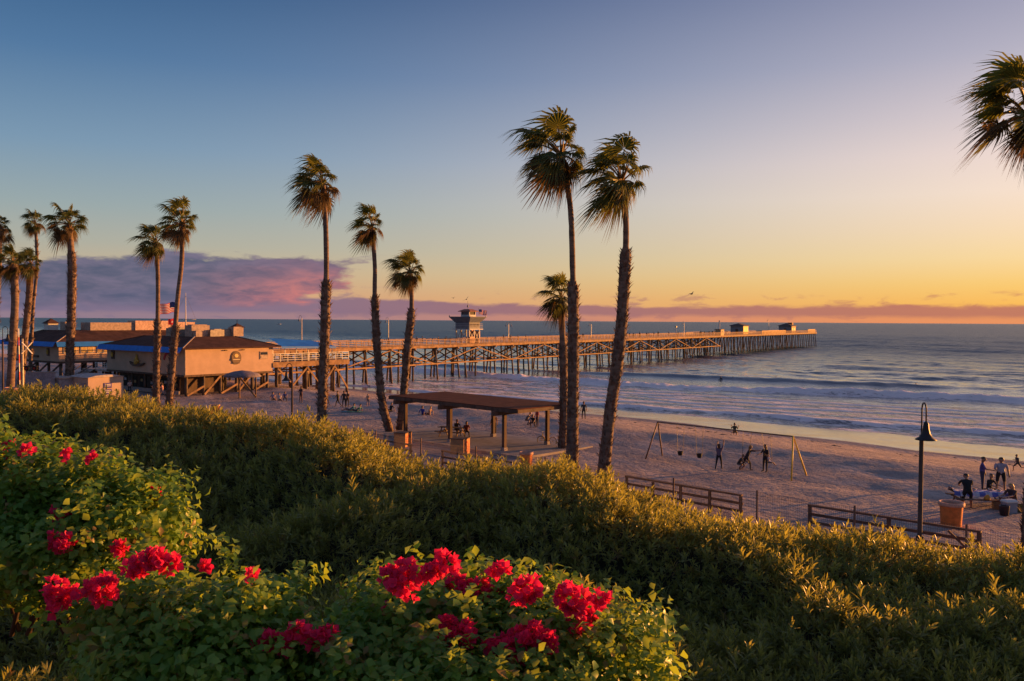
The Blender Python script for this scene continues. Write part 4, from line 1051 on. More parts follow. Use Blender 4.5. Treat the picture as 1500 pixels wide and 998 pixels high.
# ---- cabin, boxes and rail crossing on the left
def kiosk():
    o = at_y(129, 560, 99); o.z = gz(o.x, o.y)
    t = thing('beach_kiosk', o, 'pale cabin with two purple placards on its sunlit end', 'kiosk', rz=R(52))
    mg = mat('kiosk_pale', (.50, .36, .27), .8, .08, 1.0); H = 2.75
    LYk = 4.4; LXk = 4.2
    m = MB(); m.box((LXk / 2, LYk / 2, H / 2), (LXk, LYk, H)); m.build('wall', mg, t)
    m = MB(); pr = [(-.15, H), (LXk + .15, H), (LXk * .8, H + .22), (LXk * .5, H + .30), (LXk * .2, H + .22)]; n = len(pr)
    m.add([(x, -.15, z) for x, z in pr] + [(x, LYk + .15, z) for x, z in pr], [tuple(range(n)), tuple(range(2 * n - 1, n - 1, -1))] + [(k, n + k, n + (k + 1) % n, (k + 1) % n) for k in range(n)])
    m.build('roof', mat('kiosk_roof', (.42, .36, .33), .8), t)
    for z in (1.75, 1.0):
        m = MB(); m.box((LXk * .55, -.03, z), (.92, .05, .62)); s = m.build('placard', mat('purple_sign', (.07, .05, .26), .5), t)
        for q in (.12, -.05):
            m = MB(); m.box((LXk * .55, -.065, z + q), (.66, .02, .08)); m.build('placard_print', m_white, s)
    m = MB(); m.box((-.03, 2.6, 1.55), (.05, .85, .9)); s = m.build('sign_board', m_white, t)
    m = MB(); m.box((-.065, 2.75, 1.55), (.02, .12, .6)); m.box((-.065, 2.55, 1.73), (.02, .3, .1)); m.box((-.065, 2.42, 1.62), (.02, .1, .25)); m.box((-.065, 2.52, 1.5), (.02, .26, .09)); m.box((-.065, 2.42, 1.34), (.02, .1, .24)); m.build('sign_letter', m_wood, s)
    m = MB(); m.box((-.04, 1.0, 1.05), (.06, .9, 2.1)); m.build('door', mat('kiosk_door', (.25, .23, .24), .7), t)
kiosk()
def gatehouse():
    o = at_y(100, 560, 101); o.z = gz(o.x, o.y)
    t = thing('storage_cabin', o, 'low grey arched roof cabin left of the pale placard cabin', 'cabin', rz=R(52))
    mg = mat('cabin_grey', (.33, .29, .30), .8); H = 2.5
    m = MB(); m.box((.2, 1.5, H / 2), (2.6, 3.4, H)); m.build('wall', mg, t)
    m = MB(); m.box((.2, 1.5, H + .09), (2.9, 3.7, .16)); m.build('roof', m_trim, t)
    m = MB(); m.box((-1.13, 1.4, 1.3), (.05, 1.0, 1.2)); m.build('window', m_glass, t)
gatehouse()
def grey_wall():
    o = at_y(57, 560, 100); o.z = gz(o.x, o.y)
    t = thing('low_wall', o, 'low grey block wall left of the cabins under the annex', 'wall', rz=R(8))
    m = MB(); m.box((0, 0, 1.6), (3.6, .3, 3.2)); m.build('wall_body', mat('wall_grey', (.28, .26, .29), .85), t)
    m = MB(); m.box((0, 0, 3.25), (3.8, .4, .1)); m.build('coping', m_conc, t)
grey_wall()
def crossing():
    o = foot(33, 84)
    t = thing('crossing_gate', o, 'railroad crossing gate with raised red and white arm and crossbuck', 'crossing gate')
    hh = 9.9 - o.z
    m = MB(); m.tube([(0, 0, 0), (0, 0, hh)], [.11, .09], 8); m.build('mast', mat('mast_pale', (.60, .50, .32), .5), t, True)
    m = MB(); m.box((.1, 0, 1.35), (.75, .6, 1.1)); m.build('gate_machine', m_trim, t)
    m = MB(); m.box((.1, 0, .4), (.95, .8, .8)); m.build('gate_base', m_conc, t)
    for sg in (-1, 1):
        b = MB(); b.beam((.55 - .5, -.2 - .03 * sg, hh - .9 - .55 * sg), (.55 + .5, -.2 - .03 * sg, hh - .9 + .55 * sg), .05, .2, up=(0, 1, 0)); b.build('crossbuck_blade', m_white, t)
    b = MB(); b.beam((-.05, 0, hh - 2.7), (1.5, 0, hh - 2.7), .06, .08); b.build('light_bar', m_iron, t)
    for x in (.45, 1.25):
        b = MB(); disc(b, (x, -.1, hh - 2.9), .26, .26, (0, -1, 0), 16, .05); l = b.build('light_backplate', m_black, t)
        b = MB(); disc(b, (x, -.17, hh - 2.9), .11, .11, (0, -1, 0), 12, .06); b.build('signal_lens', mat('lens_red', (.25, .02, .02), .3), l)
    for k in range(8):
        b = MB(); z0 = 1.5 + k * .85; b.beam((-.28 - .012 * k, 0, z0), (-.28 - .012 * (k + 1), 0, z0 + .85), .05, .13 - .006 * k, up=(0, 1, 0)); b.build('gate_arm', m_white if k % 2 else mat('arm_red', (.50, .06, .05), .5), t)
crossing()
def canopy():
    o = place(355, 583); 
    t = thing('beach_canopy', o, 'round grey canopy on a post beside the restaurant piles', 'canopy')
    m = MB(); m.lathe((0, 0, 2.6), [(.05, .75), (1.0, .62), (1.9, .35), (2.25, .05), (2.2, -.02), (1.2, .2), (.1, .3)], 24); m.build('canopy_top', mat('canopy_grey', (.17, .14, .16), .9, .3, 3.0), t, True)
    m = MB(); m.tube([(-.3, -.2, -.3), (-.3, -.2, 2.9)], .11, 8); m.build('post', m_pier, t)
    m = MB(); m.beam((1.6, -.1, .2), (-.2, -.1, 2.4), .1, .2); m.build('brace', m_pier, t)
    m = MB(); m.tube([(1.6, .1, -.2), (1.6, .1, 2.7)], .1, 8); m.build('post', m_wood, t)
canopy()
# ================================================================== PALMS
m_trunk = mat('palm_trunk', (.17, .115, .085), .9, .35, 1.5, .05, 6, stretch=(1, 1, 3.0))
m_boot = mat('palm_boots', (.13, .085, .065), .95, .35, 4.0)
m_frond = mat('palm_frond', (.058, .085, .022), .5, .35, 2.0, transl=((.27, .27, .035), .42))
m_old = mat('palm_frond_old', (.13, .085, .035), .7, .35, 2.0, transl=((.20, .12, .03), .30))
m_pet = mat('palm_petiole', (.16, .10, .03), .6, .25, 3.0)
def frond_mesh(azm, elv, dead, rng, wind):
    d = Vector((math.cos(azm) * math.cos(elv), math.sin(azm) * math.cos(elv), math.sin(elv)))
    wv = Vector((-1, .15, .12)) * wind
    wind_side = (.74 if d.x > .25 and elv < R(60) else 1.0) * (.92 if elv < R(10) else 1.0)
    d = (d + wv * (.34 if not dead else .16)).normalized()
    zax = Vector((0, 0, 1)); b = d.cross(zax); b = b.normalized() if b.length > .05 else Vector((1, 0, 0)); n = b.cross(d).normalized()
    roll = rng.uniform(-.6, .6); b, n = b * math.cos(roll) + n * math.sin(roll), n * math.cos(roll) - b * math.sin(roll)
    pl = rng.uniform(.40, .54) if not dead else rng.uniform(.22, .34); br = rng.uniform(.46, .60) if not dead else rng.uniform(.42, .56)
    pl *= wind_side; br *= wind_side
    pts = [Vector((0, 0, -.02)), d * pl * .5 + Vector((0, 0, .015)), d * pl + wv * .05]
    m = MB(); m.tube(pts, [.022, .014, .010], 4, 1, cap=False)
    h = pts[-1]; N = 13; spread = R(118) if not dead else R(60)
    ax_ = (d + wv * .20 + Vector((0, 0, -.22 if not dead else -.5))).normalized()
    bb = (b - ax_ * b.dot(ax_)).normalized(); nn = bb.cross(ax_)
    for k in range(-N, N + 1):
        f = k / N; ph = f * spread + rng.uniform(-.03, .03)
        L = br * (1 - .30 * f * f) * rng.uniform(.86, 1.06)
        u = (ax_ * math.cos(ph) + bb * math.sin(ph)).normalized()
        fold = nn * (.10 * abs(f) * br * (1 if not dead else 2.0))
        s = u.cross(nn).normalized(); w = L * .5 * (2 * spread / (2 * N)) * .50
        dr = rng.uniform(.7, 1.3)
        def P(t, sw, up=0.0):
            bend = max(0, t - .32) ** 1.7
            return h + u * L * t * (1 - .12 * bend) + fold * t + s * sw + nn * up + (wv * .50 + Vector((0, 0, -.62 - .2 * dead)) * dr) * L * bend * 1.35
        zz = .012 * (1 if k % 2 else -1)
        vs = [h + u * .01, P(.40, -w, zz), P(.40, w, -zz), P(.72, -w * .62), P(.72, w * .62), P(1.06, 0), P(.40, 0, -.02)]
        m.add(vs, [(0, 1, 6), (0, 6, 2), (1, 3, 4, 2), (3, 5, 4)], 0)
    return m
def crown_set(seed, live, dead, wind):
    rng = random.Random(seed); out = []
    for i in range(live):
        azm = i * 2.39996 + rng.uniform(-.25, .25); q = (i + .5) / live
        elv = R(84) - q ** .85 * R(142) + rng.uniform(-.22, .22)
        mt = m_old if elv < R(-12) and rng.random() < .55 else m_frond
        out.append(('frond', frond_mesh(azm, elv, 0, rng, wind).mesh('frond', [mt, m_pet])))
    for i in range(dead):
        azm = rng.uniform(0, 6.28); out.append(('dead_frond', frond_mesh(azm, R(rng.uniform(-82, -52)), 1, rng, wind * .8).mesh('dead_frond', [m_old, m_old])))
    return out
CROWNS = [crown_set(3, 28, 9, .62), crown_set(8, 27, 9, .74), crown_set(15, 23, 6, .7), crown_set(22, 24, 5, .55), crown_set(41, 20, 8, .7), crown_set(57, 24, 6, 1.0)]
def palm(label, d, path, crown, rpx, wlo, whi, rough_from, kind, spin=0.0, slope=0.0):
    """path: photo pixels base->top; crown: crown heart pixel; rpx crown radius px; widths px"""
    h = hpx(d); pts = [at_y(x, y, d) for x, y in path]
    b = pts[0]; g = gz(b.x, b.y)
    if b.z > g: pts.insert(0, Vector((b.x, d, g - .3)))
    o = Vector((pts[0].x, d, max(pts[0].z, g) if b.z > g else b.z)); o.z = g
    t = thing('palm_tree', o, label, 'palm tree', 'wind blown fan palms')
    cr = at_y(crown[0], crown[1], d) - o
    loc = [p - o for p in pts] + [cr - Vector((0, 0, .25 * h * 8))]
    # resample as a smooth curve
    P = []
    n = len(loc)
    for i in range(n - 1):
        p0, p1, p2, p3 = loc[max(0, i - 1)], loc[i], loc[i + 1], loc[min(n - 1, i + 2)]
        steps = max(2, int((p2 - p1).length / .45))
        for k in range(steps):
            q = k / steps
            P.append(.5 * ((2 * p1) + (-p0 + p2) * q + (2 * p0 - 5 * p1 + 4 * p2 - p3) * q * q + (-p0 + 3 * p1 - 3 * p2 + p3) * q ** 3))
    P.append(loc[-1])
    zr = (at_y(path[0][0], rough_from, d) - o).z if rough_from else -9
    z0, z1 = P[0].z, P[-1].z; rad = []
    rng = random.Random(int(d * 100 + rpx))
    for p in P:
        f = max(0, min(1, (p.z - z0) / (z1 - z0)))
        if rough_from: w = wlo * (1 + .18 * max(0, 1 - f * 6)) if p.z < zr else whi * (1.0 - .12 * f)
        else: w = (wlo + (whi - wlo) * f) * (1 + .25 * max(0, 1 - f * 7))
        rad.append(w * h * .5 * rng.uniform(.95, 1.05))
    m = MB(); m.tube(P, rad, 12, ring_noise=.05); m.build('trunk', m_trunk, t, True)
    bt = MB()
    for i, p in enumerate(P[1:-1], 1):
        up = (P[i + 1] - P[i - 1]).normalized()
        if p.z < zr or (p.z > z1 - .9) or (rough_from is None and rng.random() < .35):
            cnt = 20 if p.z < zr else 12
            if rough_from and abs(p.z - zr) < .6: cnt = 22
            for k in range(cnt):
                a = rng.uniform(0, 6.28); e = Vector((math.cos(a), math.sin(a), 0)); s = Vector((-math.sin(a), math.cos(a), 0))
                q = p + up * rng.uniform(-.25, .25) + e * rad[i] * .97; L = rng.uniform(.16, .42) * (h / .043) ** .3; w = rng.uniform(.04, .08) * (h / .043) ** .3
                bt.add([q - s * w, q + s * w, q + s * w * .6 + up * L * .6 + e * L * .42, q - s * w * .6 + up * L * .6 + e * L * .36, q + up * L * .85 + e * L * .75], [(0, 1, 2, 3), (3, 2, 4)])
    if bt.v: tag(bt.build('leaf_bases', m_boot, t), kind='stuff')
    sc = rpx * h * 1.25
    for nm, me in CROWNS[kind]:
        f = link(nm, me, t, cr); q = rng.uniform(.76, 1.12) * sc; f.scale = (q, q, q * 1.10); f.rotation_euler = (rng.uniform(-.12, .12), rng.uniform(-.12, .12), spin + rng.uniform(-.2, .2))
    return t
palm('tallest fan palm, left one of the close pair right of the shelter', 53, [(838, 700), (839, 600), (840, 500), (839, 400), (835, 300)], (822, 226), 63, 16.5, 9, 414, 0, 0)
palm('leaning fan palm with a ragged trunk collar, right one of the close pair', 52.5, [(883, 705), (893, 610), (907, 510), (914, 420), (917, 330)], (911, 264), 62, 17, 9.5, 362, 1, .25)
palm('short fan palm whose crown touches the tallest palm trunk', 64, [(824, 657), (826, 590), (825, 520), (823, 470)], (822, 437), 37, 12, 10, 500, 2, .5)
palm('tall straight fan palm standing between restaurant and shelter', 64, [(470, 640), (473, 560), (476, 480), (478, 400), (477, 330)], (473, 268), 46, 14, 8.5, 417, 1, -.2)
palm('curved slender fan palm, left trunk of the crossing pair by the shelter', 73, [(571, 632), (560, 590), (553, 520), (549, 440), (549, 390)], (545, 332), 33, 11, 7, 438, 4, .15)
palm('shorter curved fan palm, right trunk of the crossing pair by the shelter', 74, [(586, 632), (590, 590), (598, 500), (603, 450)], (601, 398), 33, 11, 7, 455, 0, -.3)
palm('slim upright fan palm in front of the restaurant, left of the flags', 86, [(229, 600), (229, 540), (231, 460), (231, 400)], (228, 355), 31, 9.5, 6.5, 470, 2, .3)
palm('leaning fan palm right of the flags in front of the restaurant', 84, [(247, 600), (252, 540), (260, 440), (266, 385)], (267, 328), 37, 10, 7, 475, 3, .1)
palm('thick fan palm behind the pale cabin at left', 104, [(101, 590), (102, 530), (105, 440), (105, 380)], (101, 328), 33, 11.5, 10, 372, 3, -.4)
palm('thin tall fan palm rising behind the crossing gate', 120, [(44, 560), (48, 460), (54, 390)], (52, 327), 21, 5, 4, None, 2, -.1)
palm('thick fan palm left of the crossing gate with a broad crown', 92, [(14, 590), (17, 530), (22, 440)], (19, 385), 31, 11, 10, None, 4, .4)
palm('fan palm just behind the crossing gate, its crown below the thin one', 94, [(29, 590), (33, 530), (42, 440)], (45, 388), 25, 9.5, 9, None, 0, .6)
palm('fan palm cut by the left picture edge with trunk outside the view', 100, [(-6, 590), (-4, 460), (-1, 390)], (0, 332), 26, 7, 6, None, 1, -.4)
palm('large fan palm at the right picture edge, nearest crown of all', 33, [(1503, 815), (1512, 600), (1512, 400), (1506, 270)], (1504, 166), 78, 14, 11, 700, 5, .0)

# ================================================================== BIRDS, BOAT
def bird(px, py, y, span, label, bank):
    p = at_y(px, py, y); t = thing('gull', p, label, 'bird', rz=R(20))
    m = MB(); m.tube([(0, -.28, 0), (0, -.16, .03), (0, 0, .02), (0, .16, .01), (0, .30, 0)], [.015, .06, .075, .05, .01], 8); m.build('body', mat('gull_grey', (.10, .09, .09), .8), t, True)
    for s in (-1, 1):
        m = MB(); k = span / 2
        m.add([(0, -.08, .04), (s * k * .45, -.14, .04 + k * (.28 + bank * s)), (s * k, .05, .03 + k * (.16 + bank * s * 2)), (s * k * .45, .08, .04 + k * (.27 + bank * s)), (0, .1, .04)], [(0, 1, 3, 4), (1, 2, 3)])
        m.build('wing', mat('gull_grey', ()), t)
bird(683, 439, 120, 1.1, 'dark gull gliding above the lifeguard tower', .35)
bird(1013, 431, 90, .9, 'small gull flying above the far pier', .2)
bird(664, 437, 150, 1.0, 'pale far gull left of the gull over the tower', .1)
def boat():
    p = at_y(408, 469.0, 1900); p.z = -.2; t = thing('motor_boat', p, 'tiny white boat on the horizon above the restaurant', 'boat', rz=.3)
    m = MB(); m.add([(-5, -1.6, 1.2), (3, -1.6, 1.4), (6, 0, 1.8), (3, 1.6, 1.4), (-5, 1.6, 1.2), (-4.6, -1, -.3), (3, -1, -.3), (4.8, 0, -.3), (3, 1, -.3), (-4.6, 1, -.3)], [(0, 1, 6, 5), (1, 2, 7, 6), (2, 3, 8, 7), (3, 4, 9, 8), (4, 0, 5, 9), (4, 3, 2, 1, 0)]); m.build('hull', m_white, t)
    m = MB(); m.box((-.5, 0, 2.2), (3.5, 2.2, 1.8)); m.build('cabin', m_white, t)
boat()
def barge():
    p = at_y(76, 470, 1400); p.z = -.3; t = thing('barge', p, 'long low dark barge far out at left', 'boat', rz=.1)
    m = MB(); m.add([(-5, -1, 1.0), (5, -1, 1.0), (5.5, 1, 1.0), (-5.5, 1, 1.0), (-4.5, -1, -.3), (4.5, -1, -.3), (4.5, 1, -.3), (-4.5, 1, -.3)], [(0, 1, 2, 3), (0, 4, 5, 1), (1, 5, 6, 2), (2, 6, 7, 3), (3, 7, 4, 0)]); m.build('hull', m_black, t)
    m = MB(); m.box((-3, 0, 1.6), (1.6, 1.2, 1.2)); m.build('deckhouse', m_iron, t)
barge()
# ================================================================== PEOPLE
def V3(*a): return Vector(a)
def dirv(pitch, yaw=0.0):
    """limb direction: pitch 0 hangs down, 90 points forward (-Y), 180 up; yaw to the person's outer side"""
    p, q = R(pitch), R(yaw)
    return Vector((math.sin(q), -math.sin(p) * math.cos(q), -math.cos(p) * math.cos(q)))
def pose(ph=.93, lean=0, head=0, la=((8, 12), (14, 8)), ra=((8, 12), (14, 8)), ll=((2, 4), (0, 2)), rl=((2, 4), (0, 2))):
    return dict(ph=ph, lean=lean, head=head, la=la, ra=ra, ll=ll, rl=rl)
POSES = {
    'stand': pose(), 'stand_fold': pose(la=((20, 14), (95, -35)), ra=((22, 14), (85, -30)), head=-8),
    'hold': pose(la=((25, 12), (80, -10)), ra=((5, 12), (12, 6)), head=10),
    'walk': pose(ph=.90, lean=4, la=((-22, 8), (5, 4)), ra=((24, 8), (45, 2)), ll=((26, 3), (8, 2)), rl=((-18, 3), (-36, 2))),
    'run': pose(ph=.88, lean=14, la=((-45, 10), (40, 0)), ra=((50, 10), (110, -10)), ll=((52, 3), (0, 2)), rl=((-30, 3), (-75, 2))),
    'sit': pose(ph=.52, lean=8, la=((30, 10), (75, -12)), ra=((35, 10), (80, -12)), ll=((86, 8), (4, 2)), rl=((86, 8), (4, 2)), head=8),
    'ground': pose(ph=.13, lean=-14, la=((-30, 18), (-8, 6)), ra=((-30, 18), (-8, 6)), ll=((112, 8), (58, 3)), rl=((100, 10), (72, 3))),
    'recline': pose(ph=.14, lean=-48, la=((-40, 20), (20, 6)), ra=((-20, 20), (60, -10)), ll=((92, 8), (86, 3)), rl=((118, 8), (50, 3)), head=20),
    'crouch': pose(ph=.45, lean=32, la=((60, 8), (50, -4)), ra=((55, 8), (50, -4)), ll=((95, 10), (-28, 2)), rl=((80, 10), (-40, 2)), head=10),
    'push': pose(ph=.86, lean=26, la=((88, 4), (94, -2)), ra=((84, 4), (92, -2)), ll=((30, 4), (2, 2)), rl=((-18, 4), (-34, 2)), head=-4),
    'reach': pose(ph=.91, lean=3, la=((150, 8), (165, 2)), ra=((120, 8), (140, 2)), ll=((14, 4), (4, 2)), rl=((-14, 4), (-20, 2)), head=-18),
    'swing': pose(ph=.16, lean=-8, la=((20, 22), (150, 4)), ra=((20, 22), (150, 4)), ll=((88, 4), (30, 2)), rl=((88, 4), (36, 2))),
    'bend': pose(ph=.90, lean=22, la=((35, 10), (60, -14)), ra=((40, 10), (62, -14)), ll=((6, 5), (0, 2)), rl=((8, 5), (-4, 2)), head=18),
}
def skeleton(ps):
    v, e, r, b = [], [], [], []
    def add(p, rad, par, bone):
        v.append(p); r.append(rad)
        if par is not None: e.append((par, len(v) - 1)); b.append(bone)
        return len(v) - 1
    L = R(ps['lean']); ud = Vector((0, -math.sin(L), math.cos(L)))
    pel = add(V3(0, 0, ps['ph']), .128, None, None)
    sp = add(v[pel] + ud * .17, .115, pel, 'torso'); ch = add(v[sp] + ud * .20, .135, sp, 'torso'); nb = add(v[ch] + ud * .14, .062, ch, 'torso')
    H = R(ps['lean'] * .4 + ps['head']); hd = Vector((0, -math.sin(H), math.cos(H)))
    nk = add(v[nb] + hd * .075, .052, nb, 'head'); h1 = add(v[nk] + hd * .085, .104, nk, 'head'); h2 = add(v[h1] + hd * .10, .094, h1, 'head')
    fw = Vector((0, -hd.z, hd.y)) if True else 0
    fw = Vector((0, -math.cos(H), -math.sin(H)))
    add(v[h1] + fw * .105 + hd * .0, .013, h1, 'head')                                # nose
    for s in (-1, 1): add(v[h1] + V3(s * .092, 0, 0) + hd * .01, .016, h1, 'head')     # ears
    for s, A in ((-1, ps['la']), (1, ps['ra'])):
        def D(q): d = dirv(*q); return Vector((d.x * s, d.y, d.z))
        sh = add(v[ch] + ud * .085 + V3(s * .165, 0, 0), .060, ch, 'arm')
        elb = add(v[sh] + D(A[0]) * .27, .043, sh, 'arm'); wr = add(v[elb] + D(A[1]) * .245, .029, elb, 'fore')
        d = D(A[1]); pm = add(v[wr] + d * .07, .030, wr, 'hand')
        sd = d.cross(V3(0, 0, 1)); sd = sd.normalized() if sd.length > .2 else V3(0, 1, 0)
        for k, ln in ((-1.5, .065), (-.5, .08), (.5, .077), (1.5, .06)):
            m1 = add(v[pm] + d * .035 + sd * k * .017, .009, pm, 'hand'); add(v[m1] + d * ln * .8 + V3(0, 0, -.012) , .007, m1, 'hand')
        th = add(v[wr] + d * .045 + sd * -.042, .011, pm, 'hand'); add(v[th] + d * .04 + sd * -.012, .008, th, 'hand')
    for s, A in ((-1, ps['ll']), (1, ps['rl'])):
        def D(q): d = dirv(*q); return Vector((d.x * s, d.y, d.z))
        hp = add(v[pel] + V3(s * .088, 0, -.05), .088, pel, 'pelvis')
        kn = add(v[hp] + D(A[0]) * .40, .058, hp, 'thigh'); an = add(v[kn] + D(A[1]) * .40, .038, kn, 'shin')
        sh_d = D(A[1]); f = Vector((s * .12, -abs(sh_d.z) - .25, sh_d.y * -.9 - .12)).normalized() if True else 0
        hl = add(v[an] + sh_d * .045, .036, an, 'foot'); add(v[hl] + f * .15, .030, hl, 'foot')
    return v, e, r, b
SKEL = {}; tmp = {}
for k, ps in POSES.items():
    v, e, r, b = skeleton(ps); SKEL[k] = (v, e, b)
    me = bpy.data.meshes.new('body_' + k); me.from_pydata(v, e, []); me.update()
    o = bpy.data.objects.new('body_' + k, me); COL.objects.link(o)
    md = o.modifiers.new('skin', 'SKIN'); sv = me.skin_vertices[0].data
    for i, q in enumerate(r): sv[i].radius = (q, q)
    sv[0].use_root = True
    sb = o.modifiers.new('sub', 'SUBSURF'); sb.levels = 1; sb.render_levels = 1
    tmp[k] = o
bpy.context.view_layer.update(); dg = bpy.context.evaluated_depsgraph_get()
BODY = {}
SLOT = {'torso': 1, 'arm': 1, 'pelvis': 2, 'thigh': 2, 'shin': 3, 'foot': 4, 'head': 0, 'fore': 0, 'hand': 0}
for k, o in tmp.items():
    me = bpy.data.meshes.new_from_object(o.evaluated_get(dg)); v, e, b = SKEL[k]
    c = np.empty(len(me.polygons) * 3, np.float32); me.polygons.foreach_get('center', c); c = c.reshape(-1, 3)
    best = np.full(len(c), 9.0); slot = np.zeros(len(c), np.int32)
    for (i, j), bn in zip(e, b):
        p, q = np.array(v[i]), np.array(v[j]); d = q - p; tt_ = np.clip(((c - p) @ d) / max(1e-9, d @ d), 0, 1)
        dist = np.linalg.norm(c - (p + tt_[:, None] * d), axis=1); up = dist < best
        best[up] = dist[up]; slot[up] = SLOT[bn]
    V = [tuple(q.co) for q in me.vertices]; F = [tuple(q.vertices) for q in me.polygons]; mi = [int(q) for q in slot]
    m = MB(); m.v, m.f, m.m = V, F, mi
    h1 = v[5]; hdir = (v[6] - v[5]).normalized(); fw = (v[7] - v[5]).normalized()
    for s in (-1, 1):
        cc = h1 + fw * .083 + V3(s * .034, 0, 0) + hdir * .028; q = .011
        m.add([cc + fw * q, cc + V3(q, 0, 0), cc + hdir * q * .7, cc - V3(q, 0, 0), cc - hdir * q * .7], [(0, 1, 2), (0, 2, 3), (0, 3, 4), (0, 4, 1)], 5)
    cc = h1 + fw * .086 - hdir * .04
    m.add([cc + V3(-.022, 0, 0), cc + fw * .006 - hdir * .006, cc + V3(.022, 0, 0), cc + fw * .006 + hdir * .006], [(0, 1, 2, 3)], 5)
    BODY[k] = (m, h1, hdir, fw)
    bpy.data.objects.remove(o, do_unlink=True)
m_eye = mat('eye_dark', (.02, .012, .012), .4, .1)
def cloth(c): return mat('cloth_%d_%d_%d' % tuple(int(q * 1000) for q in c), c, .85, .15, 6.0)
SKIN = [mat('skin_light', (.46, .26, .18), .6, .08, 8.0), mat('skin_tan', (.32, .17, .11), .6, .08, 8.0), mat('skin_brown', (.17, .085, .055), .6, .08, 8.0)]
HAIR = {'dark': mat('hair_dark', (.018, .012, .010), .6, .2, 12.0), 'brown': mat('hair_brown', (.07, .04, .022), .6, .2, 12.0), 'blond': mat('hair_blond', (.42, .26, .10), .6, .2, 12.0)}
def hair_mesh(k, long):
    m_, h1, hd, fw = BODY[k]; x = hd.cross(fw).normalized(); m = MB(); n = 12; vs = []
    for i in range(6):
        a = i / 5 * (1.72 if not long else 2.2)
        for j in range(n):
            t = 2 * math.pi * j / n; q = x * math.cos(t) * .088 + fw * math.sin(t) * .095
            front = max(0, math.sin(t)); aa = a * (1 - .55 * front)
            p = h1 + hd * .055 + q * math.sin(aa) - fw * .012 + hd * (math.cos(aa) * .100)
            if long and i >= 4 and math.sin(t) < .2: p += (-hd) * (.07 if i == 4 else .2) - fw * .01
            vs.append(p)
    m.add(vs, [(i * n + j, i * n + (j + 1) % n, (i + 1) * n + (j + 1) % n, (i + 1) * n + j) for i in range(5) for j in range(n)])
    return m
_bm = {}; _hm = {}
def person(loc, rz, label, ps='stand', skin=1, shirt=(.1, .1, .1), pants=(.05, .05, .06), hair='dark', long=False, bare=False, shoes=(.06, .05, .05), h=1.7, group=None, bulk=1.14):
    """rz: 0 faces the camera, 90 faces right in the picture, 180 faces away"""
    t = thing('person', loc, label, 'person', group, R(rz))
    key = (ps, skin, shirt, pants, bare, shoes)
    if key not in _bm:
        sh = SKIN[skin] if bare == 'top' else cloth(shirt)
        _bm[key] = BODY[ps][0].mesh('body', [SKIN[skin], sh, cloth(pants), SKIN[skin] if bare else cloth(pants), cloth(shoes) if not bare else SKIN[skin], m_eye], True)
    hk = (ps, long, hair)
    if hk not in _hm: _hm[hk] = hair_mesh(ps, long).mesh('hair', HAIR[hair], True)
    s = h / 1.70
    for nm, me in (('body', _bm[key]), ('hair', _hm[hk])):
        o = link(nm, me, t); o.scale = (s * bulk, s * bulk, s)
    return t
P_ = place
# ---- the table party at the right
TB = P_(1437, 741); TBZ = TB.z
picnic_table(TB, R(-8), 'picnic table with a blue and white cloth on the sand at right', 3.0)
def table_cloth():
    m = MB(); nx, ny = 26, 12; vs = []
    for i in range(nx + 1):
        for j in range(ny + 1):
            x = -1.5 + 2.7 * i / nx; y = -.62 + 1.24 * j / ny; z = .785 + .006 * math.sin(i * 1.3 + j)
            if abs(y) > .40: z -= (abs(y) - .40) * .95; y = math.copysign(.40 + (abs(y) - .40) * .45 + .02 * math.sin(i * 1.1), y)
            if x < -1.20: z += (-1.20 - x) * .45 * (1 if j > 3 else .2)
            vs.append((x, y, z))
    fs = []; mi = []
    for i in range(nx):
        for j in range(ny):
            fs.append((i * (ny + 1) + j, (i + 1) * (ny + 1) + j, (i + 1) * (ny + 1) + j + 1, i * (ny + 1) + j + 1)); mi.append((i // 3 + (j // 3)) % 2)
    m.add(vs, fs); m.m = mi
    o = m.build('tablecloth', [mat('cloth_blue', (.10, .12, .38), .8, .15, 5.), mat('cloth_pale', (.50, .48, .56), .8, .1, 5.)], None, True, TB); o.rotation_euler = (0, 0, R(-8))
    tag(o, 'blue and white checked cloth draped over the beach table', 'tablecloth')
table_cloth()
person(P_(1417, 744), 165, 'person in black shirt and shorts standing at the left end of the beach table', 'bend', 1, (.012, .012, .013), (.02, .018, .018), bare=True, h=1.78, bulk=1.4)
person(Vector((at_y(1439, 700, 48.6).x, 48.6, gz(at_y(1439, 700, 48.6).x, 48.6))), 60, 'person in purple shirt holding a plate behind the beach table', 'hold', 1, (.10, .07, .24), (.05, .04, .08), h=1.84, bulk=1.4)
person(Vector((at_y(1466, 700, 48.3).x, 48.3, gz(at_y(1466, 700, 48.3).x, 48.3))), -20, 'person in pale patterned shirt and dark shorts behind the beach table', 'hold', 1, (.34, .30, .36), (.02, .018, .022), h=1.84, bare=True, bulk=1.42)
x = at_y(1449, 715, 46.9).x; person(Vector((x, 46.9, gz(x, 46.9))), 25, 'person in black top seated between the two standing at the table', 'sit', 1, (.015, .014, .016), (.03, .03, .04), 'brown', h=1.66)
x = at_y(1484, 730, 44.1).x; person(Vector((x, 44.1, gz(x, 44.1))), -75, 'blond person in dark vest seated at the right end of the beach table', 'sit', 0, (.05, .03, .035), (.12, .12, .18), 'blond', True, h=1.76, bulk=1.35)
person(P_(1491, 692), -80, 'child running on the sunlit sand at the far right', 'run', 1, (.05, .04, .05), (.03, .03, .04), 'brown', h=1.15, bare=True)
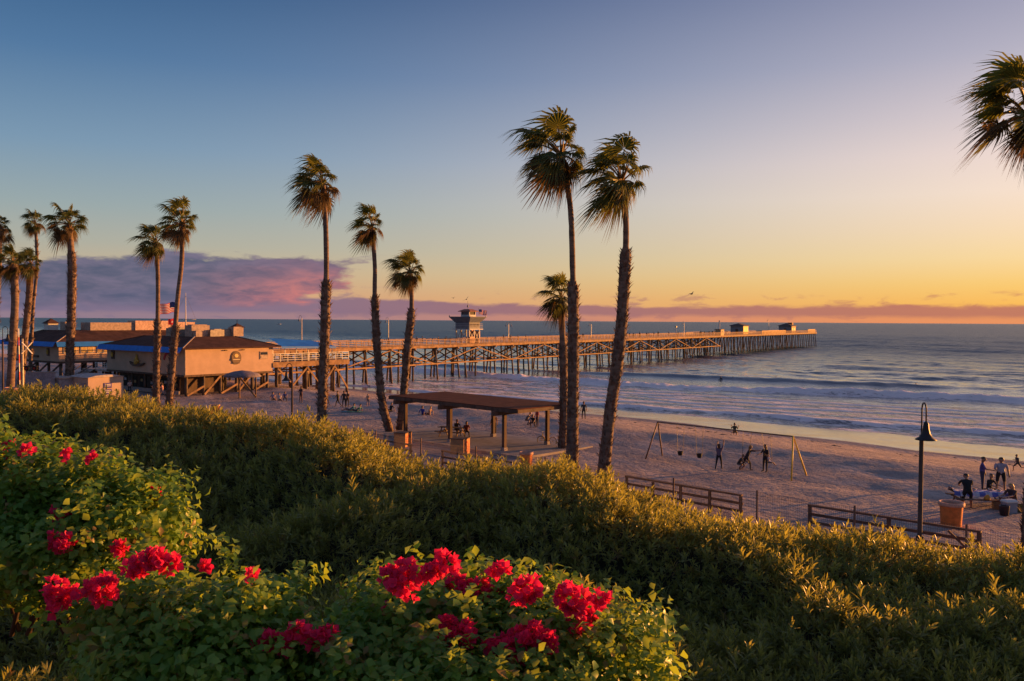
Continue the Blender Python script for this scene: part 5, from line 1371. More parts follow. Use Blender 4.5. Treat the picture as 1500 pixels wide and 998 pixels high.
def cooler(p):
    t = thing('cool_box', p, 'grey cool box with rounded white lid beside the beach table', 'cool box', rz=R(12))
    m = MB(); m.box((0, 0, .27), (.62, .42, .54)); m.build('box_body', mat('cooler_grey', (.26, .27, .33), .5, .1), t)
    m = MB(); m.add([(-.34, -.24, .54), (.34, -.24, .54), (.34, .24, .54), (-.34, .24, .54), (-.34, -.24, .60), (.34, -.24, .60), (.34, .24, .60), (-.34, .24, .60), (-.25, -.15, .68), (.25, -.15, .68), (.25, .15, .68), (-.25, .15, .68)],
        [(3, 2, 1, 0), (0, 1, 5, 4), (1, 2, 6, 5), (2, 3, 7, 6), (3, 0, 4, 7), (4, 5, 9, 8), (5, 6, 10, 9), (6, 7, 11, 10), (7, 4, 8, 11), (8, 9, 10, 11)]); m.build('lid', m_white, t)
    for x in (-.33, .33):
        m = MB(); m.tube([(x, -.12, .45), (x * 1.12, -.12, .38), (x * 1.12, .12, .38), (x, .12, .45)], .014, 5); m.build('handle', m_iron, t)
cooler(P_(1478, 751))
def tub(p):
    t = thing('dark_bucket', p, 'dark round bucket in front of the cool box', 'bucket')
    m = MB(); m.lathe((0, 0, 0), [(.001, 0), (.20, 0), (.24, .46), (.25, .48), (.22, .48), (.19, .05), (.001, .05)], 16); m.build('bucket_body', mat('bucket_dark', (.05, .03, .03), .6), t, True)
    m = MB(); m.tube([(-.24, 0, .46), (-.15, 0, .60), (0, 0, .65), (.15, 0, .60), (.24, 0, .46)], .01, 5); m.build('handle', m_steel, t)
tub(P_(1471, 755))
def crate(p, label, c, s):
    t = thing('food_crate', p, label, 'crate', rz=R(-15))
    w, d, h = s
    m = MB(); m.box((0, 0, .02), (w, d, .04)); m.build('crate_base', cloth(c), t)
    for z in (.10, .22, .34)[:max(1, int(h / .12))]:
        for q in ((0, -d / 2, w, .02), (0, d / 2, w, .02)):
            m = MB(); m.box((q[0], q[1], z), (q[2], q[3], .09)); m.build('slat', cloth(c), t)
        for q in (-w / 2, w / 2):
            m = MB(); m.box((q, 0, z), (.02, d - .03, .09)); m.build('slat', cloth(c), t)
crate(P_(1462, 746), 'low tan crate under the beach table', (.30, .17, .08), (.5, .36, .36))
crate(P_(1492, 750), 'dark olive crate right of the cool box', (.10, .09, .03), (.45, .34, .36))
def bag(p):
    m = MB(); m.tube([(0, 0, 0), (0, 0, .06), (.02, .01, .16), (.03, 0, .24), (.02, 0, .27)], [.13, .16, .14, .07, .02], 10, ring_noise=.25)
    o = m.build('orange_bag', mat('bag_orange', (.62, .26, .04), .7, .15, 4.), None, True, p); tag(o, 'crumpled orange bag lying on the beach table bench', 'bag')
bag(TB + Vector((-.1, -.74, .47)))
for i, (dx_, dy_, lb) in enumerate(((.55, .1, 'middle'), (.85, -.12, 'rightmost'), (-.3, .15, 'leftmost'))):
    t = thing('food_bowl', TB + Vector((dx_, dy_, .795)), 'white food bowl on the beach table cloth, %s of three' % lb, 'bowl', 'food bowls on the beach table')
    m = MB(); m.lathe((0, 0, 0), [(.001, 0), (.07, 0), (.14, .09), (.13, .09), (.06, .02), (.001, .02)], 12); m.build('bowl_body', m_white, t, True)
    m = MB(); m.lathe((0, 0, .05), [(.10, 0), (.07, .05), (.001, .07)], 10); m.build('food', mat('food_orange', (.5, .2, .05), .7), t, True)

# ---- swings
A_, u_, v_, Ls, s3, s4, s5 = SW
p = P_(1053, 687); person(p, 150, 'person with raised arms standing at the middle of the swing frame', 'reach', 1, (.11, .09, .15), (.02, .018, .022), 'brown', True, h=1.66)
person(s3 - Vector((0, 0, .02)), 160, 'child flying high on the middle swing above the top bar', 'swing', 1, (.05, .06, .04), (.04, .03, .04), 'brown', h=1.2, bare=True)
person(P_(1082, 687), 40, 'child crouching beside the swing frame in front of the pushing adult', 'crouch', 1, (.06, .05, .05), (.04, .04, .05), 'brown', h=1.45, bare=True)
person(P_(1093, 688), 90, 'adult in dark clothes pushing with outstretched arms at the swings', 'push', 1, (.025, .02, .025), (.03, .025, .03), 'brown', True, h=1.68)
person(s5 - Vector((0, 0, .02)), 100, 'small child in white seated on the right swing', 'swing', 0, (.62, .55, .55), (.4, .36, .4), 'blond', h=.95, bare=True)
person(P_(1121, 691), -60, 'person in dark clothes standing below the right end of the swing bar', 'hold', 1, (.03, .02, .02), (.02, .02, .03), 'dark', True, h=1.72)
# ---- water's edge and sand
person(P_(855, 614), 175, 'dark figure standing in the shallow wash right of the tallest palm', 'stand', 1, (.03, .03, .04), (.02, .02, .025), h=1.72)
person(P_(539, 595), 10, 'child in bathing shorts walking on the wet sand left of the curved palm', 'walk', 0, (.3, .2, .15), (.05, .06, .12), 'brown', bare='top', h=1.35)
person(P_(479, 594), 90, 'person walking left of the couple with one arm forward, near the tall straight palm', 'walk', 1, (.16, .07, .05), (.05, .035, .03), h=1.72)
person(P_(495, 596), -90, 'dark clothed person striding left of the reclining pair', 'walk', 1, (.03, .028, .03), (.025, .022, .02), h=1.74)
person(P_(504, 597), 10, 'taller of the close couple standing above the reclining pair', 'stand', 2, (.06, .035, .03), (.05, .035, .03), h=1.78)
person(P_(509, 596), -20, 'shorter of the close couple standing above the reclining pair', 'stand_fold', 1, (.08, .04, .035), (.04, .03, .03), 'brown', True, h=1.66)
person(P_(513, 602), -95, 'person reclining on a turquoise towel, left of two', 'recline', 1, (.05, .20, .24), (.04, .06, .09), 'dark', bare=True)
person(P_(522, 603), -95, 'person reclining on a green towel, right of two', 'recline', 1, (.08, .22, .16), (.04, .05, .08), 'brown', bare=True)
for px, c, lb in ((514, (.04, .20, .26), 'turquoise towel under the left reclining person'), (523, (.08, .30, .20), 'green towel under the right reclining person')):
    q = P_(px, 603.5); m = MB(); n = 8; m.add([(-1.0 + .25 * i, y, .03 + .012 * math.sin(i * 1.7 + y)) for i in range(n + 1) for y in (-.45, .45)], [(2 * i, 2 * i + 2, 2 * i + 3, 2 * i + 1) for i in range(n)])
    tag(m.build('beach_towel', cloth(c), None, False, q), lb, 'towel')
person(P_(564, 602), 60, 'person in orange sitting between the two curved palm trunks, left of two', 'ground', 1, (.38, .13, .05), (.1, .06, .05), 'brown', h=1.6)
person(P_(572, 603), -40, 'person in black sitting between the two curved palm trunks, right of two', 'ground', 1, (.02, .02, .022), (.03, .03, .035), h=1.7)
person(P_(620, 608), 150, 'person in bright blue jacket sitting on the sand behind the shelter', 'ground', 1, (.03, .05, .32), (.03, .03, .10), h=1.7)
person(P_(629, 608), -120, 'person in tan clothes sitting beside the one in blue behind the shelter', 'ground', 0, (.30, .18, .12), (.3, .2, .15), 'blond', h=1.6, bare=True)
# ---- shelter
q = SH_P(4.2, 3.75, 0) + SH_O; person(Vector((q.x, q.y, SH_Z)), 30, 'dark clothed person seated at the left of the shelter picnic table', 'sit', 1, (.03, .02, .025), (.04, .03, .03), h=1.7)
q = SH_P(5.6, 3.6, 0) + SH_O; person(Vector((q.x, q.y, SH_Z)), 10, 'red and dark clothed person seated at the right of the shelter picnic table', 'sit', 1, (.14, .03, .03), (.04, .03, .03), 'dark', True, h=1.66)
person(P_(724, 637), 200, 'person standing beside the middle back post of the shelter', 'stand', 1, (.10, .05, .05), (.03, .03, .035), 'brown', h=1.78)
person(P_(771, 622), 60, 'person in grey sitting left in the group by the right shelter post', 'crouch', 0, (.16, .13, .13), (.12, .08, .08), 'brown', h=1.75)
person(P_(782, 626), -20, 'person in black sitting in the middle of the group by the right shelter post', 'crouch', 1, (.02, .018, .02), (.03, .025, .03), h=1.7)
person(P_(787, 625), -60, 'person in red top standing in the group by the right shelter post', 'stand', 1, (.40, .07, .05), (.05, .04, .05), 'brown', True, h=1.6)
# ---- under the pier and by the restaurant
person(P_(441, 590), -30, 'large dark clothed person standing under the dining deck by the hooped lamp', 'stand_fold', 2, (.06, .025, .03), (.07, .03, .03), h=1.85)
for px, py, pz_, lb, c in ((400, 586, 'ground', 'person sitting on sand below the dining deck, leftmost of three', (.3, .2, .25)), (409, 587, 'ground', 'person in pale top sitting on sand below the dining deck, middle of three', (.45, .36, .36)), (417, 588, 'crouch', 'person in blue crouching on sand below the dining deck, rightmost of three', (.08, .10, .3))):
    person(P_(px, py), 20, lb, pz_, 1, c, (.06, .05, .06), 'brown')
person(P_(190, 577), 20, 'person in white shirt and dark trousers standing before the restaurant lower windows', 'stand', 1, (.55, .42, .38), (.03, .03, .04), h=1.75)
person(P_(171, 573), -60, 'dark clothed person walking at the left end of the restaurant lower windows', 'walk', 1, (.10, .05, .04), (.10, .09, .09), 'dark', h=1.75)
person(P_(164, 582), 90, 'person in bright red top beside the pale cabin', 'stand', 1, (.50, .03, .05), (.3, .03, .05), 'brown', h=1.7)
person(P_(226, 579), 30, 'person in lilac top left of the slim palm by the restaurant', 'stand', 1, (.30, .20, .32), (.05, .05, .1), 'brown', True, h=1.6)
person(P_(238, 580), -90, 'person in pink top walking between the two restaurant palms', 'walk', 0, (.52, .28, .32), (.35, .25, .28), 'brown', True, h=1.6)
person(P_(73, 572), 160, 'dark figure walking left of the grey cabin beside another', 'walk', 1, (.03, .028, .03), (.03, .03, .03), h=1.75)
person(P_(81, 572), 170, 'second dark figure in navy beside the grey cabin', 'stand', 1, (.03, .03, .07), (.02, .02, .03), h=1.75)
def bicycle(p):
    t = thing('bicycle', p, 'yellow bicycle leaning by the right shelter post', 'bicycle', rz=R(60))
    mf = mat('bike_yellow', (.55, .38, .05), .4, .1)
    for y in (-.52, .52):
        w = MB(); n = 20; pts = [(0, y + .33 * math.cos(a), .33 + .33 * math.sin(a)) for a in [2 * math.pi * k / n for k in range(n + 1)]]; w.tube(pts, .022, 6); wo = w.build('wheel', m_black, t)
        w = MB(); w.tube([(0, y + .30 * math.cos(2 * math.pi * k / n), .33 + .30 * math.sin(2 * math.pi * k / n)) for k in range(n + 1)], .012, 5); w.build('rim', mf, wo)
        w = MB()
        for k in range(8): a = math.pi * k / 8; w.tube([(0, y - .3 * math.cos(a), .33 - .3 * math.sin(a)), (0, y + .3 * math.cos(a), .33 + .3 * math.sin(a))], .004, 3)
        w.build('spokes', m_steel, wo)
    f = MB()
    for a, b in (((.33 - .85, .33), (-.1, .3)), ((-.52, .33), (.15, .8)), ((-.1, .3), (.18, .85)), ((-.1, .3), (-.38, .82)), ((.18, .85), (-.38, .82)), ((.52, .33), (-.34, .9)) if False else ((-.52, .33), (-.36, .9))):
        f.tube([(0, -a[0], a[1]), (0, -b[0], b[1])], .018, 6)
    f.build('frame', mf, t)
    m = MB(); m.tube([(0, .52, .33), (0, .36, .95)], .018, 6); m.build('fork', mf, t)
    m = MB(); m.tube([(-.28, .30, 1.0), (-.1, .38, 1.02), (.1, .38, 1.02), (.28, .30, 1.0)], .014, 6); m.build('handlebar', m_steel, t)
    m = MB(); m.add([(-.08, -.32, .92), (.08, -.32, .92), (.03, -.02, .93), (-.03, -.02, .93), (-.06, -.3, .86), (.06, -.3, .86), (.02, -.04, .88), (-.02, -.04, .88)], [(0, 1, 2, 3), (7, 6, 5, 4), (0, 4, 5, 1), (1, 5, 6, 2), (2, 6, 7, 3), (3, 7, 4, 0)]); m.build('saddle', m_black, t)
    m = MB(); m.tube([(0, -.18, .8), (0, -.17, .9)], .015, 6); m.build('seat_post', m_steel, t)
bicycle(P_(801, 652))
# ---- people on the pier and on the dining deck
rng = random.Random(5)
for k in range(34):
    px = rng.choice((rng.uniform(500, 660), rng.uniform(735, 830), rng.uniform(850, 1050), rng.uniform(900, 1050), rng.uniform(1030, 1075)))
    c = rng.choice(((.03, .03, .04), (.05, .03, .03), (.08, .06, .06), (.02, .02, .03), (.15, .08, .06)))
    person(on_pier(px, rng.choice((-.8, -1.2, -2.5, -5.6))), rng.choice((0, 90, -90, 180, 40)), 'tiny dark figure among the people strolling along the pier', rng.choice(('stand', 'walk', 'stand_fold')), rng.randrange(3), c, (.03, .03, .035), rng.choice(('dark', 'brown')), h=rng.uniform(1.6, 1.8), group='people strolling along the pier')
for k in range(9):
    q = RO + EX * (14.2 + k * 1.3) + EY * rng.uniform(.7, 2.4)
    person(Vector((q.x, q.y, 6.15)), rng.uniform(0, 360), 'small figure behind the white railing of the dining deck', rng.choice(('sit', 'sit', 'stand')), rng.randrange(3), rng.choice(((.3, .2, .2), (.1, .08, .1), (.4, .35, .33), (.12, .05, .05))), (.05, .05, .06), rng.choice(('dark', 'brown')), h=1.7, group='guests on the dining deck')
# ---- surfers
for px, py, lb in ((1056, 556, 'leftmost dark surfer, nearest the pier,'), (1074, 556, 'second dark surfer from the pier'), (1137, 556, 'third dark surfer from the pier'), (1160, 560, 'fourth dark surfer from the pier'), (1342, 566, 'lone dark surfer above the lamp post')):
    p = at_z(px, py, .15)
    m = MB(); n = 10; vs = []
    for i in range(n + 1):
        y = -1.0 + 2.0 * i / n; w = .26 * math.sqrt(max(0, 1 - (y / 1.02) ** 2)); vs += [(-w, y, .02), (w, y, .02), (0, y, .07), (0, y, -.03)]
    m.add(vs, [q for i in range(n) for q in ((4 * i, 4 * i + 4, 4 * i + 6, 4 * i + 2), (4 * i + 2, 4 * i + 6, 4 * i + 5, 4 * i + 1), (4 * i + 1, 4 * i + 5, 4 * i + 7, 4 * i + 3), (4 * i + 3, 4 * i + 7, 4 * i + 4, 4 * i))])
    o = m.build('surfboard', m_white, None, True, p + Vector((0, 0, .05))); o.rotation_euler = (0, 0, R(-45)); tag(o, 'pale surfboard under the ' + lb.rstrip(','), 'surfboard', 'surfboards of the waiting surfers')
    person(p + Vector((0, 0, -.28)), 135, lb + ' waiting beyond the breaking wave', 'swing', 1, (.012, .012, .014), (.012, .012, .014), h=1.6, group='surfers waiting beyond the breakers')

# ---- seaweed left along the tide line
kb = MB(); kr = random.Random(19); kelp0 = Vector((*xy(76, -30), 0))
for k in range(90):
    s_ = kr.gauss(76.5, 2.6); t_ = kr.uniform(-95, 5); x, y = xy(s_, t_); q = Vector((x, y, gz(x, y))) - kelp0; r = kr.uniform(.06, .28)
    n = 7; vs = [q + Vector((0, 0, r * .35))]
    for i in range(n):
        a = 2 * math.pi * i / n; rr = r * kr.uniform(.5, 1.4); vs.append(q + Vector((rr * math.cos(a) * 1.6, rr * math.sin(a), -.03)))
    kb.add(vs, [(0, 1 + i, 1 + (i + 1) % n) for i in range(n)])
tag(kb.build('seaweed', mat('seaweed', (.045, .030, .016), .6, .3, 6.0), None, False, kelp0), 'scattered dark seaweed along the tide line of the beach', 'seaweed', kind='stuff')
# ================================================================== HEDGES
CT = np.array([(-500, 556, 19), (0, 576, 17), (120, 583, 16.5), (280, 611, 15.5), (330, 620, 15.5), (420, 627, 15), (520, 641, 14), (580, 674, 13.5), (640, 694, 13), (720, 694, 13), (800, 690, 12.5),
               (860, 703, 12.5), (920, 730, 12), (1000, 760, 11.5), (1100, 795, 11), (1200, 804, 10.8), (1300, 807, 10.6), (1400, 821, 10.4), (1500, 824, 10.2), (2000, 880, 9.5)], float)
def crest(px):
    py = np.interp(px, CT[:, 0], CT[:, 1]); d = np.interp(px, CT[:, 0], CT[:, 2])
    hz = 465 + px * .0064
    return d, 12 - (py - hz) * d / FPX
def hedge_z(x, y):
    px = 750 + FPX * x / y
    d, zc = crest(px); q = y - d
    k = np.clip((px - 420) / 300, 0, 1)
    D = 1.75 * (1 - k) + .62 * k; Lq = 5.2 * (1 - k) + 2.4 * k
    z = np.where(q < 0, zc - D * (1 - np.exp(-(q / Lq) ** 2)), zc - .10 * q - .28 * q ** 2)
    z = z + .72 * (.28 - np.abs(vnoise(x / 1.9 + .2 * vnoise(x, y, 57), y / 1.9, 51))) * np.clip((d + .3 - y) / 1.6, .35, 1) + .09 * vnoise(x / .55, y / .55, 52) + .05 * vnoise(x / .27, y / .27, 53)
    return z
def hmask(px, y):
    """which of the three shrub masses a point belongs to"""
    w = 30 * vnoise(y / .9, px / 80, 61)
    return np.where(px + w < 322, 0, np.where(px + w < 600, 1, 2))
def scatter(tv, tf, pos, updir, scale, rng, tilt=.5, spin=True):
    """copies of a template (vertices tv, faces tf) at pos, z axis along updir with random spin"""
    N = len(pos); n = len(tv)
    up = updir + rng.normal(0, tilt, (N, 3)); up /= np.linalg.norm(up, axis=1)[:, None]
    a = rng.normal(0, 1, (N, 3)); a -= (a * up).sum(1)[:, None] * up; a /= np.linalg.norm(a, axis=1)[:, None]
    b = np.cross(up, a)
    V = pos[:, None, :] + scale[:, None, None] * (tv[None, :, 0:1] * a[:, None] + tv[None, :, 1:2] * b[:, None] + tv[None, :, 2:3] * up[:, None])
    F = (tf[None] + (np.arange(N) * n)[:, None, None]).reshape(-1, tf.shape[1])
    return V.reshape(-1, 3), F, (a, b, up)
def leaf_verts(L, W, az, el, z0=0.0, curl=.15, r0=.0):
    """a folded leaf: 6 vertices, 4 triangles, rising from the stem at height z0"""
    d = np.array([math.cos(az) * math.cos(el), math.sin(az) * math.cos(el), math.sin(el)]); s = np.array([-math.sin(az), math.cos(az), 0]); n = np.cross(d, s) * -1
    n = n if n[2] > 0 else -n; o = np.array([0, 0, z0]) + d * r0
    return [o, o + d * L * .5 + s * W * .5 + n * W * .16, o + d * L * .55, o + d * L * .5 - s * W * .5 + n * W * .16, o + d * L - n * L * curl, o + d * L * .82 + s * W * .3 - n * L * curl * .3]
LF = [(0, 1, 2), (0, 2, 3), (1, 5, 2), (2, 5, 4), (2, 4, 3)]
def sprig(rng, n, L, W, H, e0, e1):
    v = []; f = []
    for k in range(n):
        q = k / (n - 1); c = leaf_verts(L * (1 - .3 * q) * rng.uniform(.8, 1.15), W * rng.uniform(.8, 1.1), k * 2.4 + rng.uniform(-.4, .4), e0 + (e1 - e0) * q + rng.uniform(-.15, .15), H * q, rng.uniform(.03, .22))
        b = len(v); v += c; f += [tuple(i + b for i in t) for t in LF]
    b = len(v); v += [np.array(p) for p in ((.004, 0, -.12), (-.004, .004, -.12), (0, -.004, -.12), (0, 0, H))]; f += [(b, b + 1, b + 3), (b + 1, b + 2, b + 3), (b + 2, b, b + 3)]
    return np.array(v, float), np.array(f, int)
def leaf_mat(name, c0, c1, tr, fac, rough=.5, dead=None):
    m = bpy.data.materials.new(name); m.use_nodes = True; t = m.node_tree; p = t.nodes['Principled BSDF']; o = t.nodes['Material Output']
    an = t.nodes.new('ShaderNodeAttribute'); an.attribute_name = 'rnd'; e = E(t, an.outputs['Fac'])
    oi = t.nodes.new('ShaderNodeObjectInfo')
    g = t.nodes.new('ShaderNodeNewGeometry')
    big = noise(t, g.outputs['Position'], 1.6, 3, .6)
    f = (e * .75 + big * .5 - .12)
    cc = mixc(t, f.max(0.0).min(1.0), c0, c1)
    if dead: cc = mixc(t, e.sstep(.955, .965), cc, dead)
    t.links.new(cc, p.inputs['Base Color']); p.inputs['Roughness'].default_value = rough; p.inputs['Specular IOR Level'].default_value = .35
    b = t.nodes.new('ShaderNodeBsdfTranslucent'); t.links.new(mixc(t, e, tr, tuple(q * 1.35 for q in tr)), b.inputs[0])
    mx = t.nodes.new('ShaderNodeMixShader'); mx.inputs[0].default_value = fac
    t.links.new(p.outputs[0], mx.inputs[1]); t.links.new(b.outputs[0], mx.inputs[2]); t.links.new(mx.outputs[0], o.inputs[0])
    return m
m_hleaf = leaf_mat('hedge_leaf', (.110, .135, .040), (.285, .270, .080), (.38, .36, .055), .44, .40, (.15, .07, .028))
m_under = mat('hedge_gap_shade', (.022, .021, .012), .95, .4, 3.0)  # dark base colour stands for shade in the hedge gaps
def leaf_parts(templ, n, material):
    """the single leaves of each sprig template as meshes of their own"""
    F = np.array(LF, int)
    return [[np_mesh('leaf', tv[6 * k:6 * k + 6], F, material, np.full(6, (k * .37 + q * .2) % 1)) for k in range(n)] for q, (tv, tf) in enumerate(templ)]
HR = np.random.default_rng(21); hr = random.Random(31)
TEMPL = [sprig(hr, 11, L_, W_, H_, .40, 1.35) for L_, W_, H_ in ((.105, .020, .09), (.085, .024, .07), (.125, .022, .13), (.095, .018, .10))]
# sample sprig positions, denser where they show larger
cand = []
for (y0, y1, dens) in ((5.6, 9, 420), (9, 12, 330), (12, 15.5, 280), (15.5, 21, 230)):
    n = int(dens * .5 * 1.92 * (y1 ** 2 - y0 ** 2)); y = np.sqrt(HR.uniform(y0 ** 2, y1 ** 2, n)); x = y * HR.uniform(-.82, 1.10, n)
    cand.append(np.stack([x, y], 1))
cand = np.concatenate(cand); px = 750 + FPX * cand[:, 0] / cand[:, 1]; dcr, _ = crest(px)
ok = (cand[:, 1] < dcr + 1.3) & (cand[:, 1] > 5.6)
cand = cand[ok]; px = px[ok]
z = hedge_z(cand[:, 0], cand[:, 1]); P3 = np.concatenate([cand, z[:, None]], 1)
e_ = .15; gx = (hedge_z(cand[:, 0] + e_, cand[:, 1]) - z) / e_; gy = (hedge_z(cand[:, 0], cand[:, 1] + e_) - z) / e_
nrm = np.stack([-gx * .8 + .05, -gy * .8 + .02, np.ones_like(gx)], 1)
cls = hmask(px, cand[:, 1]); P3[:, 2] += HR.uniform(-.24, .05, len(P3)) + .17 * HR.random(len(P3)) * (HR.random(len(P3)) > .90)
HN = (('hedge_shrub', 'broad leafy hedge mound at left, sunlit along its crest behind the bougainvillea'), ('hedge_shrub', 'dark middle hedge mound whose crest hides the tall straight palm base'), ('hedge_shrub', 'long small leaved hedge sloping down along the wire fence at right'))
for h in range(3):
    sel = np.where(cls == h)[0]
    c = P3[sel].mean(0); o = Vector((c[0], c[1], gz(c[0], c[1])))
    t = thing(HN[h][0], o, HN[h][1], 'hedge', 'hedges on the bluff edge'); oo = np.array(o)
    # the 120 sprigs that show largest in the picture become parts
    dist = P3[sel, 1]; vis = (px[sel] > 20) & (px[sel] < 1480) & (px[sel] > (560 if h else 0)) if h == 2 else (px[sel] > 10)
    pyy = 499 + FPX * (12 - P3[sel, 2]) / P3[sel, 1] - 29
    vis = vis & (pyy < 985)
    order = np.argsort(np.where(vis, dist, 99))[:9]; near = np.zeros(len(sel), bool); near[order] = True
    Vs, Fs, Rs = [], [], []; off_ = 0
    for q in range(4):
        i = sel[(np.arange(len(sel)) % 4 == q) & ~near]
        V, F, _ = scatter(TEMPL[q][0], TEMPL[q][1], P3[i] - oo, nrm[i], HR.uniform(.5, 1.4, len(i)), HR, .32)
        Vs.append(V); Fs.append(F + off_); off_ += len(V); Rs.append(np.repeat(HR.random(len(i)), len(TEMPL[q][0])))
    me = np_mesh('foliage', np.concatenate(Vs), np.concatenate(Fs), m_hleaf, np.concatenate(Rs)); tag(link('foliage', me, t), kind='stuff')
    pm = leaf_parts(TEMPL, 11, m_hleaf)
    for k, i in enumerate(sel[near]):
        u = Vector(nrm[i]) + Vector(HR.normal(0, .3, 3))
        for me in pm[k % 4]:
            f = link('leaf', me, t, Vector(P3[i] - oo)); f.rotation_mode = 'QUATERNION'; f.rotation_quaternion = u.to_track_quat('Z', 'Y'); f.scale = (1.15,) * 3
# near-black sheet closing each mound, shade between the leaves painted as its colour
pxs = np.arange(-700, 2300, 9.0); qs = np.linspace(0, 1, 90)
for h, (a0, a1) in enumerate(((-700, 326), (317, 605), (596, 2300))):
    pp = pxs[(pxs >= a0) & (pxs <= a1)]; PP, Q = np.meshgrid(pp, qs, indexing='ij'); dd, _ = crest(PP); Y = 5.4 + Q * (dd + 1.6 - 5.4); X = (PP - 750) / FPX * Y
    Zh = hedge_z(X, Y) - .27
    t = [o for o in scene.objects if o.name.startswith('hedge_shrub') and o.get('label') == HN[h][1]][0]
    me = np_mesh('gap_shade_sheet', np.stack([X.ravel() - t.location.x, Y.ravel() - t.location.y, Zh.ravel() - t.location.z], 1), grid_faces(*PP.shape)[:, ::-1], m_under, smooth=True)
    tag(link('gap_shade_sheet', me, t), kind='stuff')

# ================================================================== BOUGAINVILLEA
m_bleaf = leaf_mat('bougainvillea_leaf', (.070, .185, .026), (.20, .33, .050), (.34, .44, .04), .42, .42, (.24, .15, .05))
m_bract = leaf_mat('bougainvillea_bract', (.60, .010, .075), (.82, .045, .170), (.85, .03, .13), .42, .6, (.55, .10, .02))
m_btwig = mat('bougainvillea_twig', (.06, .035, .02), .9, .3)
br = random.Random(77); BR = np.random.default_rng(5)
def bleaf_t():
    v = leaf_verts(.062, .046, 0, .1, 0, .28); return np.array(v, float), np.array(LF, int)
BT = bleaf_t()
def bsprig(n):
    v = []; f = []
    for k in range(n):
        c = leaf_verts(.052 * br.uniform(.55, 1.2), .037 * br.uniform(.8, 1.1), k * 2.4 + br.uniform(-.5, .5), br.uniform(-.5, .7), .018 * k, br.uniform(.1, .35), .012)
        b = len(v); v += c; f += [tuple(i + b for i in t) for t in LF]
    return np.array(v, float), np.array(f, int)
BS = [bsprig(7) for _ in range(4)]
def bract_t():
    v = []; f = []
    for k in range(3):
        c = leaf_verts(.036, .030, k * 2.094, .85, 0, -.10); b = len(v); v += c; f += [tuple(i + b for i in t) for t in LF]
    return np.array(v, float), np.array(f, int)
BB = bract_t()
def ell(px, py, d, rx, ry, rz): return (np.array(at_y(px, py, d)), np.array([rx, ry, rz]))
def bush(label, ells, dens, flowers, fsize, group='bougainvillea bushes'):
    c0 = ells[0][0]; o = Vector((c0[0], c0[1], gz(c0[0], c0[1]))); oo = np.array(o)
    t = thing('bougainvillea', o, label, 'flowering bush', group)
    P, Nn = [], []
    for c, r in ells:
        n = int(dens * 4 * math.pi * ((r[0] * r[1]) ** 1.6 / 3 + (r[0] * r[2]) ** 1.6 / 3 + (r[1] * r[2]) ** 1.6 / 3) ** (1 / 1.6))
        u = BR.normal(0, 1, (n, 3)); u /= np.linalg.norm(u, axis=1)[:, None]
        lump = 1 + .26 * vnoise(u[:, 0] * 4 + c[0] * 3, u[:, 2] * 4 + u[:, 1] * 3, 71) + .12 * vnoise(u[:, 0] * 9, u[:, 2] * 9 + u[:, 1] * 7, 72)
        rr = lump * BR.uniform(.40, 1.03, n) ** .6
        p = c + u * r * rr[:, None]
        keep = np.ones(n, bool)
        for c2, r2 in ells:
            if c2 is c: continue
            keep &= (((p - c2) / r2) ** 2).sum(1) > .62
        keep &= (p[:, 2] > c[2] - r[2] * .95)
        P.append(p[keep]); Nn.append((u / r)[keep])
    P = np.concatenate(P); Nn = np.concatenate(Nn); Nn /= np.linalg.norm(Nn, axis=1)[:, None]
    sh_p, sh_n = [], []
    for c, r in ells:
        for k in range(int(40 * (r[0] * r[2] / .12))):
            u = BR.normal(0, 1, 3); u[2] = abs(u[2]) * .9 + .1; u[1] -= .35; u /= np.linalg.norm(u); b0 = c + u * r * .9
            dv = u + np.array([0, 0, .5]) + BR.normal(0, .35, 3); dv /= np.linalg.norm(dv); L = BR.uniform(.06, .26)
            for q in np.linspace(.1, 1, max(3, int(L / .03))):
                sh_p.append(b0 + dv * L * q + np.array([0, 0, -.32 * L * q * q])); sh_n.append(dv + BR.normal(0, .4, 3))
    P = np.concatenate([P, np.array(sh_p)]); Nn = np.concatenate([Nn, np.array(sh_n)])
    up = Nn * .8 + np.array([0, -.15, .55])
    vis = (P[:, 2] > -9) & (Nn[:, 1] < .3)
    heads = []
    for fx, fy, wpx in flowers:
        d = np.array(ray(fx, fy)); o3 = np.array(CAM); best = None
        for c, r in ells:
            a = (d / r); b = (o3 - c) / r; A = a @ a; B = 2 * a @ b; C = b @ b - 1.0; disc_ = B * B - 4 * A * C
            if disc_ > 0:
                tq = (-B - math.sqrt(disc_)) / (2 * A)
                if best is None or tq < best: best = tq
        if best is None: best = min((c[1] for c, r in ells), key=lambda q: q) + .12
        best -= .06 + .42 * wpx * best / FPX; heads.append((fx, fy, wpx, best, o3 + d * best, wpx * best / FPX * .62))
    # leave each flower head uncovered: no leaves between it and the camera
    dd = (P - np.array(CAM)); dep = dd @ np.array(Fw); qx = 750 + FPX * (dd @ np.array(Rt)) / dep; qy = 499 - FPX * (dd @ np.array(Up)) / dep
    keep = np.ones(len(P), bool)
    for fx, fy, wpx, best, ctr, rad in heads:
        keep &= ~((np.hypot(qx - fx, qy - fy) < wpx * .55 + 5) & (dep < best + .02))
    P, Nn, up, vis = P[keep], Nn[keep], up[keep], vis[keep]
    sx = 750 + FPX * P[:, 0] / P[:, 1]; sy = 470 + FPX * (12 - P[:, 2]) / P[:, 1]; vis &= (sx > 5) & (sx < 1495) & (sy < 990)
    idx = np.where(vis)[0]; pick = BR.permutation(idx)[:36]; near = np.zeros(len(P), bool); near[pick] = True
    Vs, Fs, Rs = [], [], []; off_ = 0
    rest = np.where(~near)[0]
